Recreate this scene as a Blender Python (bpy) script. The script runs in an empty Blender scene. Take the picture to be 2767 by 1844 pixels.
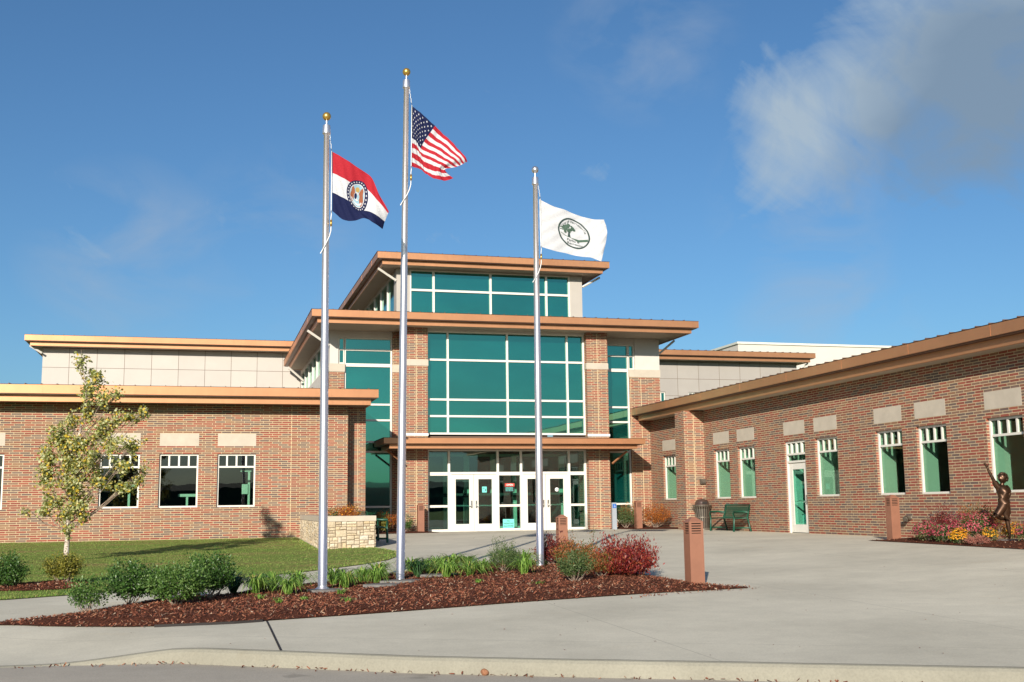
import bpy, bmesh, math, random
from mathutils import Vector, Matrix, noise
random.seed(7)
sc = bpy.context.scene
col = sc.collection
R = math.radians

# ------------------------------------------------------------------ helpers
def wloc(o):
    v = Vector((0, 0, 0))
    while o is not None:
        v += o.location; o = o.parent
    return v

def tag(o, label=None, cat=None, group=None, kind=None):
    if label: o['label'] = label
    if cat: o['category'] = cat
    if group: o['group'] = group
    if kind: o['kind'] = kind
    return o

def empty(name, loc, label, cat, group=None, rz=0):
    o = bpy.data.objects.new(name, None); col.objects.link(o)
    o.location = loc; o.rotation_euler = (0, 0, rz); o.empty_display_size = .2
    return tag(o, label, cat, group)

class MB:
    def __init__(s): s.v = []; s.f = []; s.m = []; s.sm = []
    def face(s, pts, m=0, smooth=False):
        n = len(s.v); s.v.extend([tuple(p) for p in pts]); s.f.append(tuple(range(n, n + len(pts)))); s.m.append(m); s.sm.append(smooth)
    def box(s, x0, x1, y0, y1, z0, z1, m=0, top=None):
        n = len(s.v)
        tx0, tx1, ty0, ty1 = (x0, x1, y0, y1) if top is None else top
        s.v += [(x0,y0,z0),(x1,y0,z0),(x1,y1,z0),(x0,y1,z0),(tx0,ty0,z1),(tx1,ty0,z1),(tx1,ty1,z1),(tx0,ty1,z1)]
        for f in ((0,3,2,1),(4,5,6,7),(0,1,5,4),(1,2,6,5),(2,3,7,6),(3,0,4,7)):
            s.f.append(tuple(n + i for i in f)); s.m.append(m); s.sm.append(False)
    def tube(s, pts, rad, n=8, m=0, caps=True, smooth=True):
        pts = [Vector(p) for p in pts]
        if not isinstance(rad, (list, tuple)): rad = [rad] * len(pts)
        base = len(s.v); up = Vector((0, 0, 1))
        for i, p in enumerate(pts):
            d = (pts[min(i+1, len(pts)-1)] - pts[max(i-1, 0)])
            if d.length < 1e-9: d = Vector((0,0,1))
            d.normalize()
            a = d.cross(up)
            if a.length < .05: a = d.cross(Vector((0,1,0)))
            a.normalize(); b = d.cross(a)
            for k in range(n):
                t = 2*math.pi*k/n
                s.v.append(tuple(p + (a*math.cos(t) + b*math.sin(t))*rad[i]))
        for i in range(len(pts)-1):
            for k in range(n):
                s.f.append((base+i*n+k, base+i*n+(k+1)%n, base+(i+1)*n+(k+1)%n, base+(i+1)*n+k)); s.m.append(m); s.sm.append(smooth)
        if caps:
            s.f.append(tuple(base+k for k in range(n))); s.m.append(m); s.sm.append(False)
            e = base+(len(pts)-1)*n
            s.f.append(tuple(e+n-1-k for k in range(n))); s.m.append(m); s.sm.append(False)
    def lathe(s, prof, c=(0,0), n=24, m=0):
        base = len(s.v)
        for r, z in prof:
            for k in range(n):
                t = 2*math.pi*k/n; s.v.append((c[0]+r*math.cos(t), c[1]+r*math.sin(t), z))
        for i in range(len(prof)-1):
            for k in range(n):
                s.f.append((base+i*n+k, base+i*n+(k+1)%n, base+(i+1)*n+(k+1)%n, base+(i+1)*n+k)); s.m.append(m); s.sm.append(True)
    def build(s, name, mats, parent=None, world=True, label=None, cat=None, group=None, kind=None, uv=True, recalc=False, loc=None):
        me = bpy.data.meshes.new(name)
        me.from_pydata(s.v, [], s.f)
        if not isinstance(mats, (list, tuple)): mats = [mats]
        for mt in mats: me.materials.append(mt)
        me.polygons.foreach_set('material_index', s.m)
        me.polygons.foreach_set('use_smooth', s.sm)
        me.update()
        if recalc:
            bm = bmesh.new(); bm.from_mesh(me); bmesh.ops.recalc_face_normals(bm, faces=bm.faces); bm.to_mesh(me); bm.free()
        if uv:
            l = me.uv_layers.new(name='UVMap'); data = [0.0]*(2*len(me.loops)); vs = me.vertices
            for p in me.polygons:
                n = p.normal; ax, ay, az = abs(n.x), abs(n.y), abs(n.z)
                for li in p.loop_indices:
                    c = vs[me.loops[li].vertex_index].co
                    if az > .75: a, b = c.x, c.y
                    elif ay >= ax: a, b = c.x, c.z
                    else: a, b = c.y, c.z
                    data[2*li] = a; data[2*li+1] = b
            l.data.foreach_set('uv', data)
        o = bpy.data.objects.new(name, me); col.objects.link(o)
        if parent is not None:
            o.parent = parent
            if world: o.location = -wloc(parent)
        if loc is not None: o.location = loc
        return tag(o, label, cat, group, kind)

def parts(name, mat, boxes, parent):
    for b in boxes:
        m = MB(); m.box(*b); m.build(name, mat, parent)

def copy_tree(o, parent=None):
    c = o.copy(); col.objects.link(c)
    if parent is not None: c.parent = parent
    for ch in o.children: copy_tree(ch, c)
    return c

def sm(a, b, x):
    t = min(1, max(0, (x-a)/(b-a))); return t*t*(3-2*t)

# ------------------------------------------------------------------ node helpers
class NT:
    def __init__(s, name):
        s.mat = bpy.data.materials.new(name); s.mat.use_nodes = True
        s.t = s.mat.node_tree; s.n = s.t.nodes; s.n.clear()
        s.out = s.n.new('ShaderNodeOutputMaterial')
    def node(s, typ, **kw):
        x = s.n.new('ShaderNode'+typ)
        for k, v in kw.items():
            if k.startswith('i_'):
                x.inputs[k[2:].replace('_', ' ')].default_value = v
            else: setattr(x, k, v)
        return x
    def link(s, a, b): s.t.links.new(a, b)
    def inp(s, sock, v):
        if isinstance(v, bpy.types.NodeSocket): s.link(v, sock)
        else: sock.default_value = v
    def math(s, op, a, b=0.0, c=None, clamp=False):
        x = s.n.new('ShaderNodeMath'); x.operation = op; x.use_clamp = clamp
        s.inp(x.inputs[0], a); s.inp(x.inputs[1], b)
        if c is not None: s.inp(x.inputs[2], c)
        return x.outputs[0]
    def noise(s, scale, detail=4, rough=.55, vec=None, dist=0, w=None):
        x = s.n.new('ShaderNodeTexNoise'); x.inputs['Scale'].default_value = scale
        x.inputs['Detail'].default_value = detail; x.inputs['Roughness'].default_value = rough; x.inputs['Distortion'].default_value = dist
        if vec is not None: s.link(vec, x.inputs['Vector'])
        return x.outputs['Fac']
    def ramp(s, fac, stops, interp='LINEAR'):
        x = s.n.new('ShaderNodeValToRGB'); x.color_ramp.interpolation = interp; s.link(fac, x.inputs[0])
        e = x.color_ramp.elements
        while len(e) < len(stops): e.new(.5)
        for i, (p, c) in enumerate(stops):
            e[i].position = p; e[i].color = (c[0], c[1], c[2], 1) if isinstance(c, (tuple, list)) else (c, c, c, 1)
        return x.outputs[0]
    def mix(s, fac, a, b, mode='MIX'):
        x = s.n.new('ShaderNodeMix'); x.data_type = 'RGBA'; x.blend_type = mode
        s.inp(x.inputs['Factor'], fac)
        for k, v in ((6, a), (7, b)):
            if isinstance(v, bpy.types.NodeSocket): s.link(v, x.inputs[k])
            else: x.inputs[k].default_value = (v[0], v[1], v[2], 1)
        return x.outputs[2]
    def obj(s): return s.n.new('ShaderNodeTexCoord').outputs['Object']
    def uv(s): return s.n.new('ShaderNodeTexCoord').outputs['UV']
    def map(s, vec, loc=(0,0,0), scale=(1,1,1), rot=(0,0,0)):
        x = s.n.new('ShaderNodeMapping'); s.link(vec, x.inputs[0])
        x.inputs[1].default_value = loc; x.inputs[2].default_value = rot; x.inputs[3].default_value = scale
        return x.outputs[0]
    def bump(s, h, strength=.3, dist=.01):
        x = s.n.new('ShaderNodeBump'); x.inputs['Strength'].default_value = strength; x.inputs['Distance'].default_value = dist
        s.link(h, x.inputs['Height']); return x.outputs[0]
    def bsdf(s, color, rough=.7, metal=0, spec=.5, normal=None, coat=0, trans=None):
        b = s.n.new('ShaderNodeBsdfPrincipled')
        if isinstance(color, bpy.types.NodeSocket): s.link(color, b.inputs['Base Color'])
        else: b.inputs['Base Color'].default_value = (*color[:3], 1)
        s.inp(b.inputs['Roughness'], rough); b.inputs['Metallic'].default_value = metal
        b.inputs['Specular IOR Level'].default_value = spec
        if coat: b.inputs['Coat Weight'].default_value = coat
        if normal is not None: s.link(normal, b.inputs['Normal'])
        return b.outputs[0]
    def done(s, sh): s.link(sh, s.out.inputs[0]); return s.mat

def plain(name, c, rough=.6, metal=0, var=.12, scale=6, spec=.5, bump=0):
    t = NT(name); o = t.obj(); f = t.noise(scale, 5, .6, o)
    k = t.ramp(f, [(.3, tuple(x*(1-var) for x in c)), (.7, tuple(min(1, x*(1+var)) for x in c))])
    nm = t.bump(t.noise(scale*12, 3, .6, o), bump, .004) if bump else None
    return t.done(t.bsdf(k, rough, metal, spec, nm))

def m_brick():
    t = NT('brick'); uv = t.uv()
    b = t.node('TexBrick'); b.offset = .3333; b.offset_frequency = 2; b.squash = 1
    t.link(uv, b.inputs['Vector'])
    b.inputs['Color1'].default_value = (0,0,0,1); b.inputs['Color2'].default_value = (1,1,1,1); b.inputs['Mortar'].default_value = (0.5,0.5,0.5,1)
    b.inputs['Scale'].default_value = 1; b.inputs['Mortar Size'].default_value = .0078; b.inputs['Mortar Smooth'].default_value = .15
    b.inputs['Brick Width'].default_value = .3048; b.inputs['Row Height'].default_value = .06773
    kiln = t.ramp(b.outputs['Color'], [(0, (.155,.105,.088)), (.12, (.25,.075,.052)), (.26, (.285,.082,.056)), (.40, (.235,.135,.093)), (.52, (.275,.145,.085)), (.64, (.25,.10,.064)), (.76, (.195,.13,.103)), (.90, (.32,.095,.060))], 'CONSTANT')
    o = t.obj()
    big = t.noise(.5, 4, .6, o); fine = t.noise(60, 3, .6, o)
    kiln = t.mix(.55, kiln, t.ramp(fine, [(.3, .7), (.7, 1.0)]), 'MULTIPLY')
    mort = t.ramp(t.noise(9, 3, .5, o), [(.3, (.52,.41,.25)), (.7, (.60,.48,.30))])
    c = t.mix(b.outputs['Fac'], kiln, mort)
    c = t.mix(.35, c, t.ramp(big, [(.3, (.75,.72,.70)), (.7, (1,1,1))]), 'MULTIPLY')
    h = t.math('ADD', t.math('MULTIPLY', b.outputs['Fac'], -1.0), t.math('MULTIPLY', fine, .25))
    return t.done(t.bsdf(c, .85, 0, .3, t.bump(h, .6, .006)))

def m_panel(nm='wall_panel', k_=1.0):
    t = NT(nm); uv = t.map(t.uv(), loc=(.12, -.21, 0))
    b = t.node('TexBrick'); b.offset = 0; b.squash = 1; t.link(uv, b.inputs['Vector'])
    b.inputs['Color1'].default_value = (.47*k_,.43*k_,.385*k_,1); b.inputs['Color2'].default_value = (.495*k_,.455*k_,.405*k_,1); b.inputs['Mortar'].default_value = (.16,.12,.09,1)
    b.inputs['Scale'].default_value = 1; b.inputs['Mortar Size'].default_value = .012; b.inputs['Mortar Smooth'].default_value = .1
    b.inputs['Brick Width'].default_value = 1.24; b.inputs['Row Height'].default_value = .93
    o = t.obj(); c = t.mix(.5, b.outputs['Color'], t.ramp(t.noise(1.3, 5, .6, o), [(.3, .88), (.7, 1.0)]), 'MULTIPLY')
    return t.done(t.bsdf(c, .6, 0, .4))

def m_stone():
    return plain('stone_mortar', (.20,.145,.10), .95, 0, .2, 20, .2, .4)
    t = NT('fieldstone'); uv = t.uv(); o = t.obj()
    wn = t.node('TexNoise', i_Scale=5.0, i_Detail=2.0); t.link(uv, wn.inputs['Vector'])
    sub = t.node('VectorMath', operation='SUBTRACT'); t.link(wn.outputs['Color'], sub.inputs[0]); sub.inputs[1].default_value = (.5,.5,.5)
    scl = t.node('VectorMath', operation='SCALE'); t.link(sub.outputs[0], scl.inputs[0]); scl.inputs['Scale'].default_value = .045
    add = t.node('VectorMath', operation='ADD'); t.link(uv, add.inputs[0]); t.link(scl.outputs[0], add.inputs[1])
    b = t.node('TexBrick'); b.offset = .42; b.offset_frequency = 2; b.squash = 1.55; b.squash_frequency = 2; t.link(add.outputs[0], b.inputs['Vector'])
    b.inputs['Color1'].default_value = (0,0,0,1); b.inputs['Color2'].default_value = (1,1,1,1)
    b.inputs['Scale'].default_value = 1; b.inputs['Mortar Size'].default_value = .010; b.inputs['Mortar Smooth'].default_value = .35
    b.inputs['Brick Width'].default_value = .185; b.inputs['Row Height'].default_value = .105
    k = t.ramp(b.outputs['Color'], [(0, (.40,.30,.19)), (.15, (.62,.50,.34)), (.35, (.36,.26,.17)), (.5, (.66,.56,.40)), (.7, (.50,.38,.22)), (.85, (.56,.48,.38))], 'CONSTANT')
    fine = t.noise(22, 5, .7, o)
    k = t.mix(.7, k, t.ramp(fine, [(.3, .55), (.65, 1.0)]), 'MULTIPLY')
    c = t.mix(b.outputs['Fac'], k, (.17,.12,.085))
    h = t.math('ADD', t.math('MULTIPLY', b.outputs['Fac'], -1.2), fine)
    return t.done(t.bsdf(c, .9, 0, .2, t.bump(h, 1.0, .03)))

def m_copper():
    t = NT('copper_fascia'); o = t.obj()
    f = t.noise(.8, 4, .6, o); g = t.noise(14, 3, .6, t.map(o, scale=(1,1,.2)))
    c = t.ramp(f, [(.3, (.46,.215,.105)), (.7, (.53,.255,.125))])
    r = t.ramp(g, [(.2, .38), (.8, .50)])
    return t.done(t.bsdf(c, r, .6, .5, t.bump(t.noise(1.7, 3, .5, o), .12, .02)))

def m_glass(name, tint, base_refl=.07, gloss=(1,1,1), rough=0.0):
    t = NT(name)
    tr = t.node('BsdfTransparent'); tr.inputs[0].default_value = (*tint, 1)
    gl = t.node('BsdfGlossy'); gl.inputs['Color'].default_value = (*gloss, 1); gl.inputs['Roughness'].default_value = rough
    fr = t.node('Fresnel'); fr.inputs['IOR'].default_value = 1.5
    o = t.obj(); t.link(t.bump(t.noise(1.1, 2, .5, o), .05, .02), gl.inputs['Normal'])
    ge = t.node('NewGeometry'); front = t.math('SUBTRACT', 1.0, ge.outputs['Backfacing'])
    fac = t.math('MULTIPLY', t.math('ADD', t.math('MULTIPLY', fr.outputs[0], 1.25), base_refl, clamp=True), front)
    mx = t.node('MixShader'); t.link(fac, mx.inputs[0]); t.link(tr.outputs[0], mx.inputs[1]); t.link(gl.outputs[0], mx.inputs[2])
    return t.done(mx.outputs[0])

def m_teal():
    t = NT('teal_curtain_glass'); o = t.obj()
    f = t.noise(.55, 3, .6, t.map(o, scale=(1,1,2)))
    c = t.ramp(f, [(.35, (.001,.038,.034)), (.7, (.003,.062,.052))])  # soft noise painted into the body colour stands in for reflected clouds
    oi = t.node('ObjectInfo'); c = t.mix(.8, c, t.ramp(oi.outputs['Random'], [(0, .62), (1, 1.0)]), 'MULTIPLY')
    d = t.bsdf(c, .08, 0, .8)
    gl = t.node('BsdfGlossy'); gl.inputs['Color'].default_value = (.16,.80,.58,1); gl.inputs['Roughness'].default_value = .015
    t.link(t.bump(t.noise(.9, 2, .5, o), .06, .02), gl.inputs['Normal'])
    mx = t.node('MixShader'); mx.inputs[0].default_value = .30; t.link(d, mx.inputs[1]); t.link(gl.outputs[0], mx.inputs[2])
    return t.done(mx.outputs[0])

def m_leaf(name, stops, rough=.5, trans=.3):
    t = NT(name); g = t.node('NewGeometry')
    c = t.ramp(g.outputs['Random Per Island'], stops)
    b = t.bsdf(c, rough, 0, .4)
    tl = t.node('BsdfTranslucent'); t.link(c, tl.inputs[0])
    mx = t.node('MixShader'); mx.inputs[0].default_value = trans; t.link(b, mx.inputs[1]); t.link(tl.outputs[0], mx.inputs[2])
    return t.done(mx.outputs[0])

def m_concrete(name, base, joints=False, spots=False):
    t = NT(name); o = t.obj()
    a = t.noise(.35, 6, .65, o); b = t.noise(3.0, 6, .7, o); c = t.noise(45, 3, .6, o); st = t.noise(.9, 4, .6, t.map(o, loc=(5,3,0), scale=(.6,1.6,1)), dist=1.0)
    k = t.ramp(a, [(.3, tuple(x*.80 for x in base)), (.7, tuple(x*1.08 for x in base))])
    k = t.mix(.5, k, t.ramp(b, [(.3, .82), (.7, 1.0)]), 'MULTIPLY')
    k = t.mix(.5, k, t.ramp(c, [(.25, .72), (.6, 1.0)]), 'MULTIPLY')
    k = t.mix(t.ramp(st, [(.62, 0.0), (.78, .30)]), k, tuple(x*y for x, y in zip(base, (.78,.66,.5))))
    h = t.math('ADD', c, b)
    if spots:
        sp = t.noise(1.6, 3, .55, t.map(o, loc=(2,7,0)), dist=.4); k = t.mix(t.ramp(sp, [(.64, 0.0), (.69, .55)]), k, tuple(x*.45 for x in base))
        ag = t.noise(160, 2, .6, o); k = t.mix(.5, k, t.ramp(ag, [(.35, .6), (.6, 1.0)]), 'MULTIPLY')
    if joints:
        xyz = t.node('SeparateXYZ'); t.link(o, xyz.inputs[0]); X = xyz.outputs[0]; Y = xyz.outputs[1]
        def line(sock, off, per, w):
            m = t.math('ABSOLUTE', t.math('SUBTRACT', t.math('PINGPONG', t.math('ADD', sock, off), per/2), 0.0))
            return t.math('LESS_THAN', m, w)
        lx = line(X, -.80, 3.85, .006)
        yy = t.math('ADD', Y, t.math('MULTIPLY', X, .55))
        ly = line(yy, -13.75, 5.2, .006)
        j = t.math('MAXIMUM', lx, ly)
        k = t.mix(t.math('MULTIPLY', j, .7), k, (.34,.31,.25))
    return t.done(t.bsdf(k, .95, 0, .08, t.bump(h, .25, .006)))

M = {}
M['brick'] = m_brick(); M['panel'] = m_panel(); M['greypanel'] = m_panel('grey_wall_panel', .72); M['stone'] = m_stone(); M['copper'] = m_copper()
M['lime'] = plain('limestone', (.47,.41,.33), .8, 0, .08, 3, .3, .2)
M['stucco'] = plain('stucco', (.54,.51,.46), .8, 0, .05, 2, .3, .1)
M['bighall'] = plain('hall_stucco', (.56,.52,.46), .8, 0, .05, .3, .3)
M['soffit'] = plain('soffit', (.50,.44,.35), .75, 0, .06, 1)
M['bsoffit'] = plain('brown_soffit', (.17,.105,.07), .7, 0, .1, 1)
M['roof'] = plain('bronze_roof', (.15,.085,.06), .45, .3, .1, 1)
M['frame'] = plain('cream_frame', (.68,.65,.58), .45, 0, .04, 3)
M['frameshade'] = plain('inner_frame', (.60,.60,.52), .5, 0, .04, 3)
M['mortar'] = plain('mortar_joint', (.60,.47,.28), .9, 0, .1, 10)
M['glass'] = m_glass('tinted_window_glass', (.66,.81,.73), .03)
M['doorglass'] = m_glass('door_glass', (.60,.86,.78), .10, (.75,1,.95))
M['teal'] = m_teal()
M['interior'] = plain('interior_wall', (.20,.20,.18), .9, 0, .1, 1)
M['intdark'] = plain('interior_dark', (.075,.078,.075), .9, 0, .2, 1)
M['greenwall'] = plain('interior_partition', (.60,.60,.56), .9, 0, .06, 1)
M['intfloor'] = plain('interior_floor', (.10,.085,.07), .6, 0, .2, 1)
M['white'] = plain('white_paint', (.78,.80,.78), .4, 0, .03, 3)
M['concrete'] = m_concrete('plaza_concrete', (.67,.615,.49), True)
M['kerb'] = m_concrete('kerb_concrete', (.31,.29,.23))
M['street'] = m_concrete('street_surface', (.53,.47,.385), False, True)
M['steel'] = None
def m_pole():
    t = NT('brushed_aluminium'); o = t.obj()
    g = t.noise(30, 4, .6, t.map(o, scale=(1,1,1.2))); h = t.noise(90, 2, .5, t.map(o, scale=(.02,.02,1)))
    c = t.ramp(g, [(.3, (.80,.76,.79)), (.7, (.92,.88,.90))]); r = t.ramp(h, [(.3, .38), (.7, .46)])
    b = t.bsdf(c, r, .9, .5, t.bump(h, .08, .002)); b.node.inputs['Anisotropic'].default_value = .6; b.node.inputs['Anisotropic Rotation'].default_value = .25
    tg = t.node('Tangent', direction_type='RADIAL', axis='Z'); t.link(tg.outputs[0], b.node.inputs['Tangent'])
    return t.done(b)
M['steel'] = m_pole()
M['gold'] = plain('gold_ball', (.60,.38,.09), .32, .8, .15, 20)
M['silver'] = plain('silver_ball', (.62,.60,.60), .3, .85, .1, 20)
M['rope'] = plain('halyard_rope', (.72,.72,.70), .8, 0, .1, 40)
M['bollard'] = plain('bollard_brown', (.26,.115,.07), .5, 0, .08, 4, .4, .1)
M['dark'] = plain('dark_void', (.02,.015,.012), .8, 0, .1, 4)
M['benchgreen'] = plain('bench_green', (.012,.075,.042), .4, 0, .15, 6)
M['candark'] = plain('can_bronze', (.13,.11,.085), .45, .3, .2, 8)
M['bronze'] = plain('bronze_patina', (.07,.036,.02), .36, .7, .35, 9, .5, .3)
M['slate'] = plain('slate', (.16,.15,.14), .8, 0, .2, 8, .3, .3)
M['postgrey'] = plain('post_grey', (.33,.36,.40), .5, .2, .05, 5)
M['blue'] = plain('sign_blue', (.02,.12,.42), .5)
M['red'] = plain('sign_red', (.55,.06,.04), .5)
M['tealsign'] = plain('sign_teal', (.16,.62,.55), .5, 0, .04)
M['black'] = plain('sign_black', (.01,.015,.015), .5)
M['chrome'] = plain('satin_chrome', (.55,.54,.52), .25, .9, .1, 20)
M['bark'] = None
def m_bark():
    t = NT('birch_bark'); o = t.obj()
    f = t.noise(16, 5, .7, t.map(o, scale=(1,1,2.2)))
    c = t.ramp(f, [(.40, (.62,.56,.47)), (.52, (.40,.32,.25)), (.64, (.10,.075,.06))])
    return t.done(t.bsdf(c, .85, 0, .2, t.bump(f, .5, .01)))
M['bark'] = m_bark()
M['stem'] = plain('stem', (.27,.20,.15), .85, 0, .25, 20)
def m_mulch():
    t = NT('bark_mulch'); o = t.obj()
    a = t.noise(38, 6, .75, t.map(o, scale=(1,1.5,1))); b = t.noise(1.2, 4, .6, o)
    c = t.ramp(a, [(.3, (.035,.013,.007)), (.5, (.13,.040,.020)), (.68, (.24,.082,.042)), (.8, (.36,.18,.10))])
    c = t.mix(.5, c, t.ramp(b, [(.3, .65), (.7, 1.0)]), 'MULTIPLY')
    return t.done(t.bsdf(c, .95, 0, .15, t.bump(a, 1.0, .05)))
M['mulch'] = m_mulch()
M['chips'] = m_leaf('mulch_chips', [(0, (.07,.022,.012)), (.35, (.16,.045,.022)), (.7, (.25,.082,.042)), (.93, (.32,.15,.08)), (1, (.46,.36,.26))], .9, 0.0)
def m_lawn():
    t = NT('lawn_turf'); o = t.obj()
    a = t.noise(.8, 5, .65, o); b = t.noise(60, 4, .7, o); s = t.noise(1.0, 3, .6, t.map(o, scale=(.35,1.3,1)))
    c = t.ramp(s, [(.35, (.19,.29,.055)), (.55, (.26,.29,.075)), (.72, (.36,.26,.11))])
    c = t.mix(.6, c, t.ramp(b, [(.3, .45), (.7, 1.0)]), 'MULTIPLY')
    return t.done(t.bsdf(c, .95, 0, .1, t.bump(b, 1, .03)))
M['lawn'] = m_lawn()
M['grass'] = m_leaf('grass_blades', [(0, (.15,.28,.045)), (.5, (.22,.34,.06)), (.8, (.33,.34,.10)), (.93, (.34,.26,.10)), (1, (.42,.33,.16))], .7, .25)
M['box'] = m_leaf('boxwood_leaves', [(0, (.028,.07,.013)), (.5, (.055,.125,.022)), (.85, (.09,.18,.035)), (1, (.19,.27,.10))], .35, .25)
M['boxlight'] = m_leaf('light_boxwood_leaves', [(0, (.045,.10,.017)), (.5, (.085,.175,.03)), (1, (.19,.28,.08))], .4, .3)
M['yellowgreen'] = m_leaf('yellow_green_leaves', [(0, (.10,.11,.015)), (.5, (.22,.22,.03)), (1, (.38,.32,.06))], .5, .35)
M['birch'] = m_leaf('birch_leaves', [(0, (.16,.19,.035)), (.25, (.29,.32,.07)), (.5, (.44,.46,.20)), (.72, (.58,.58,.34)), (.88, (.60,.46,.06)), (1, (.66,.44,.04))], .45, .35)
M['lily'] = m_leaf('daylily_blades', [(0, (.12,.24,.04)), (.5, (.24,.42,.07)), (.9, (.38,.50,.12)), (1, (.50,.40,.12))], .45, .35)
M['lilydark'] = m_leaf('dark_blades', [(0, (.02,.06,.02)), (1, (.06,.14,.04))], .45, .2)
M['olive'] = m_leaf('olive_leaves', [(0, (.035,.075,.02)), (.6, (.08,.13,.035)), (1, (.17,.20,.08))], .5, .25)
M['olivered'] = m_leaf('turning_leaves', [(0, (.06,.10,.02)), (.4, (.16,.13,.03)), (.7, (.34,.08,.03)), (1, (.42,.16,.05))], .5, .3)
M['redleaf'] = m_leaf('red_leaves', [(0, (.085,.012,.016)), (.4, (.22,.025,.026)), (.8, (.34,.045,.03)), (1, (.34,.12,.04))], .45, .3)
M['darkred'] = m_leaf('dark_red_leaves', [(0, (.05,.012,.014)), (.5, (.15,.025,.022)), (1, (.26,.05,.03))], .5, .25)
M['orange'] = m_leaf('orange_leaves', [(0, (.14,.07,.015)), (.3, (.30,.10,.02)), (.7, (.48,.12,.02)), (1, (.55,.22,.03))], .5, .3)
M['pinkf'] = m_leaf('pink_petals', [(0, (.30,.03,.05)), (.6, (.50,.06,.10)), (1, (.60,.22,.22))], .6, .3)
M['yellowf'] = m_leaf('yellow_petals', [(0, (.62,.22,.01)), (.6, (.78,.36,.01)), (1, (.85,.5,.04))], .6, .3)
M['salmon'] = m_leaf('dusty_flower_heads', [(0, (.22,.07,.05)), (.6, (.38,.14,.10)), (1, (.45,.22,.16))], .8, .2)
def m_stones():
    t = NT('rough_fieldstone'); o = t.obj(); g = t.node('NewGeometry')
    k = t.ramp(g.outputs['Random Per Island'], [(0, (.46,.36,.24)), (.2, (.66,.55,.39)), (.4, (.50,.40,.28)), (.6, (.72,.63,.48)), (.8, (.60,.46,.28)), (1, (.64,.57,.47))])
    fine = t.noise(26, 6, .7, o); k = t.mix(.7, k, t.ramp(fine, [(.3, .55), (.62, 1.0)]), 'MULTIPLY')
    return t.done(t.bsdf(k, .9, 0, .2, t.bump(t.noise(14, 6, .7, o), .9, .03)))
M['stones'] = m_stones()
M['brickbit'] = plain('brick_chunk', (.28,.13,.07), .9, 0, .3, 20, .2, .5)

# ------------------------------------------------------------------ terrain
KERB = [(-40, 13.6), (-6, 13.3), (-1.6, 13.05), (-.27, 12.85), (.78, 12.14), (2.01, 11.26), (3.34, 10.52), (4.8, 9.75), (6.9, 8.6), (12, 5.8), (30, -4.1)]
def kY(X):
    for (x0, y0), (x1, y1) in zip(KERB, KERB[1:]):
        if X <= x1: return y0 + (y1-y0)*(X-x0)/(x1-x0)
    return KERB[-1][1]
def gz(X, Y):
    s = ((X-.78)*.575+(Y-12.14))/1.1535
    a = min(0, -.52+.021*s); a *= 1-sm(9, 16.5, X)
    zl = min(-.03, -.45+(Y-19)/19.3*.41)
    w = sm(4.5, 1.5, X)*sm(14, 19, Y)
    z = a*(1-w)+zl*w
    z -= (z+.662)*sm(.1, -1.7, X)*(1-sm(.0, 3.2, Y-kY(X)))
    return z
SZ = -.67

def sheet(name, poly, zf, mat, step=.4, kind='structure', hole=None, label=None):
    bm = bmesh.new(); bm.faces.new([bm.verts.new((x, y, 0)) for x, y in poly])
    xs = [p[0] for p in poly]; ys = [p[1] for p in poly]
    for ax, lo, hi in ((0, min(xs), max(xs)), (1, min(ys), max(ys))):
        k = math.floor(lo/step)+1
        while k*step < hi:
            co = (k*step, 0, 0) if ax == 0 else (0, k*step, 0); no = (1,0,0) if ax == 0 else (0,1,0)
            bmesh.ops.bisect_plane(bm, geom=bm.verts[:]+bm.edges[:]+bm.faces[:], plane_co=co, plane_no=no, dist=1e-5); k += 1
    for v in bm.verts: v.co.z = zf(v.co.x, v.co.y)
    bmesh.ops.triangulate(bm, faces=bm.faces[:]); bmesh.ops.recalc_face_normals(bm, faces=bm.faces)
    if sum(f.normal.z for f in bm.faces) < 0: bmesh.ops.reverse_faces(bm, faces=bm.faces)
    me = bpy.data.meshes.new(name); bm.to_mesh(me); bm.free(); me.materials.append(mat)
    for p in me.polygons: p.use_smooth = True
    o = bpy.data.objects.new(name, me); col.objects.link(o); tag(o, label, None, None, kind); return o

def inpoly(x, y, poly):
    c = False; j = len(poly)-1
    for i in range(len(poly)):
        xi, yi = poly[i]; xj, yj = poly[j]
        if (yi > y) != (yj > y) and x < (xj-xi)*(y-yi)/(yj-yi)+xi: c = not c
        j = i
    return c
def edist(x, y, poly):
    d = 9e9
    for i in range(len(poly)):
        ax, ay = poly[i-1]; bx, by = poly[i]; vx, vy = bx-ax, by-ay
        L = vx*vx+vy*vy
        t = 0 if L == 0 else max(0, min(1, ((x-ax)*vx+(y-ay)*vy)/L))
        d = min(d, math.hypot(x-ax-t*vx, y-ay-t*vy))
    return d

# one big ground sheet to the horizon, the street, the plaza and its kerb
g = MB(); g.face([(-700,-700,-.80),(700,-700,-.80),(700,700,-.80),(-700,700,-.80)])
g.build('ground', M['lawn'], kind='structure')
s_ = MB()
xs = [-40+i*1.0 for i in range(71)]
s_.face([(-60,-40,SZ),(60,-40,SZ),(60,18,SZ),(-60,18,SZ)])
s_.build('street', M['street'], kind='structure')
# plaza concrete
v = []; f = []
XS = [-12+.3*i for i in range(102)]; nj = 90
for x in XS:
    y0 = kY(x)
    for j in range(nj+1):
        t = j/nj; y = y0+(46-y0)*t**1.25
        v.append((x, y, gz(x, y)))
n = nj+1
for i in range(len(XS)-1):
    for j in range(nj): f.append((i*n+j, (i+1)*n+j, (i+1)*n+j+1, i*n+j+1))
me = bpy.data.meshes.new('plaza'); me.from_pydata(v, [], f); me.materials.append(M['concrete'])
for p in me.polygons: p.use_smooth = True
o = bpy.data.objects.new('plaza', me); col.objects.link(o); tag(o, kind='structure')
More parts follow.
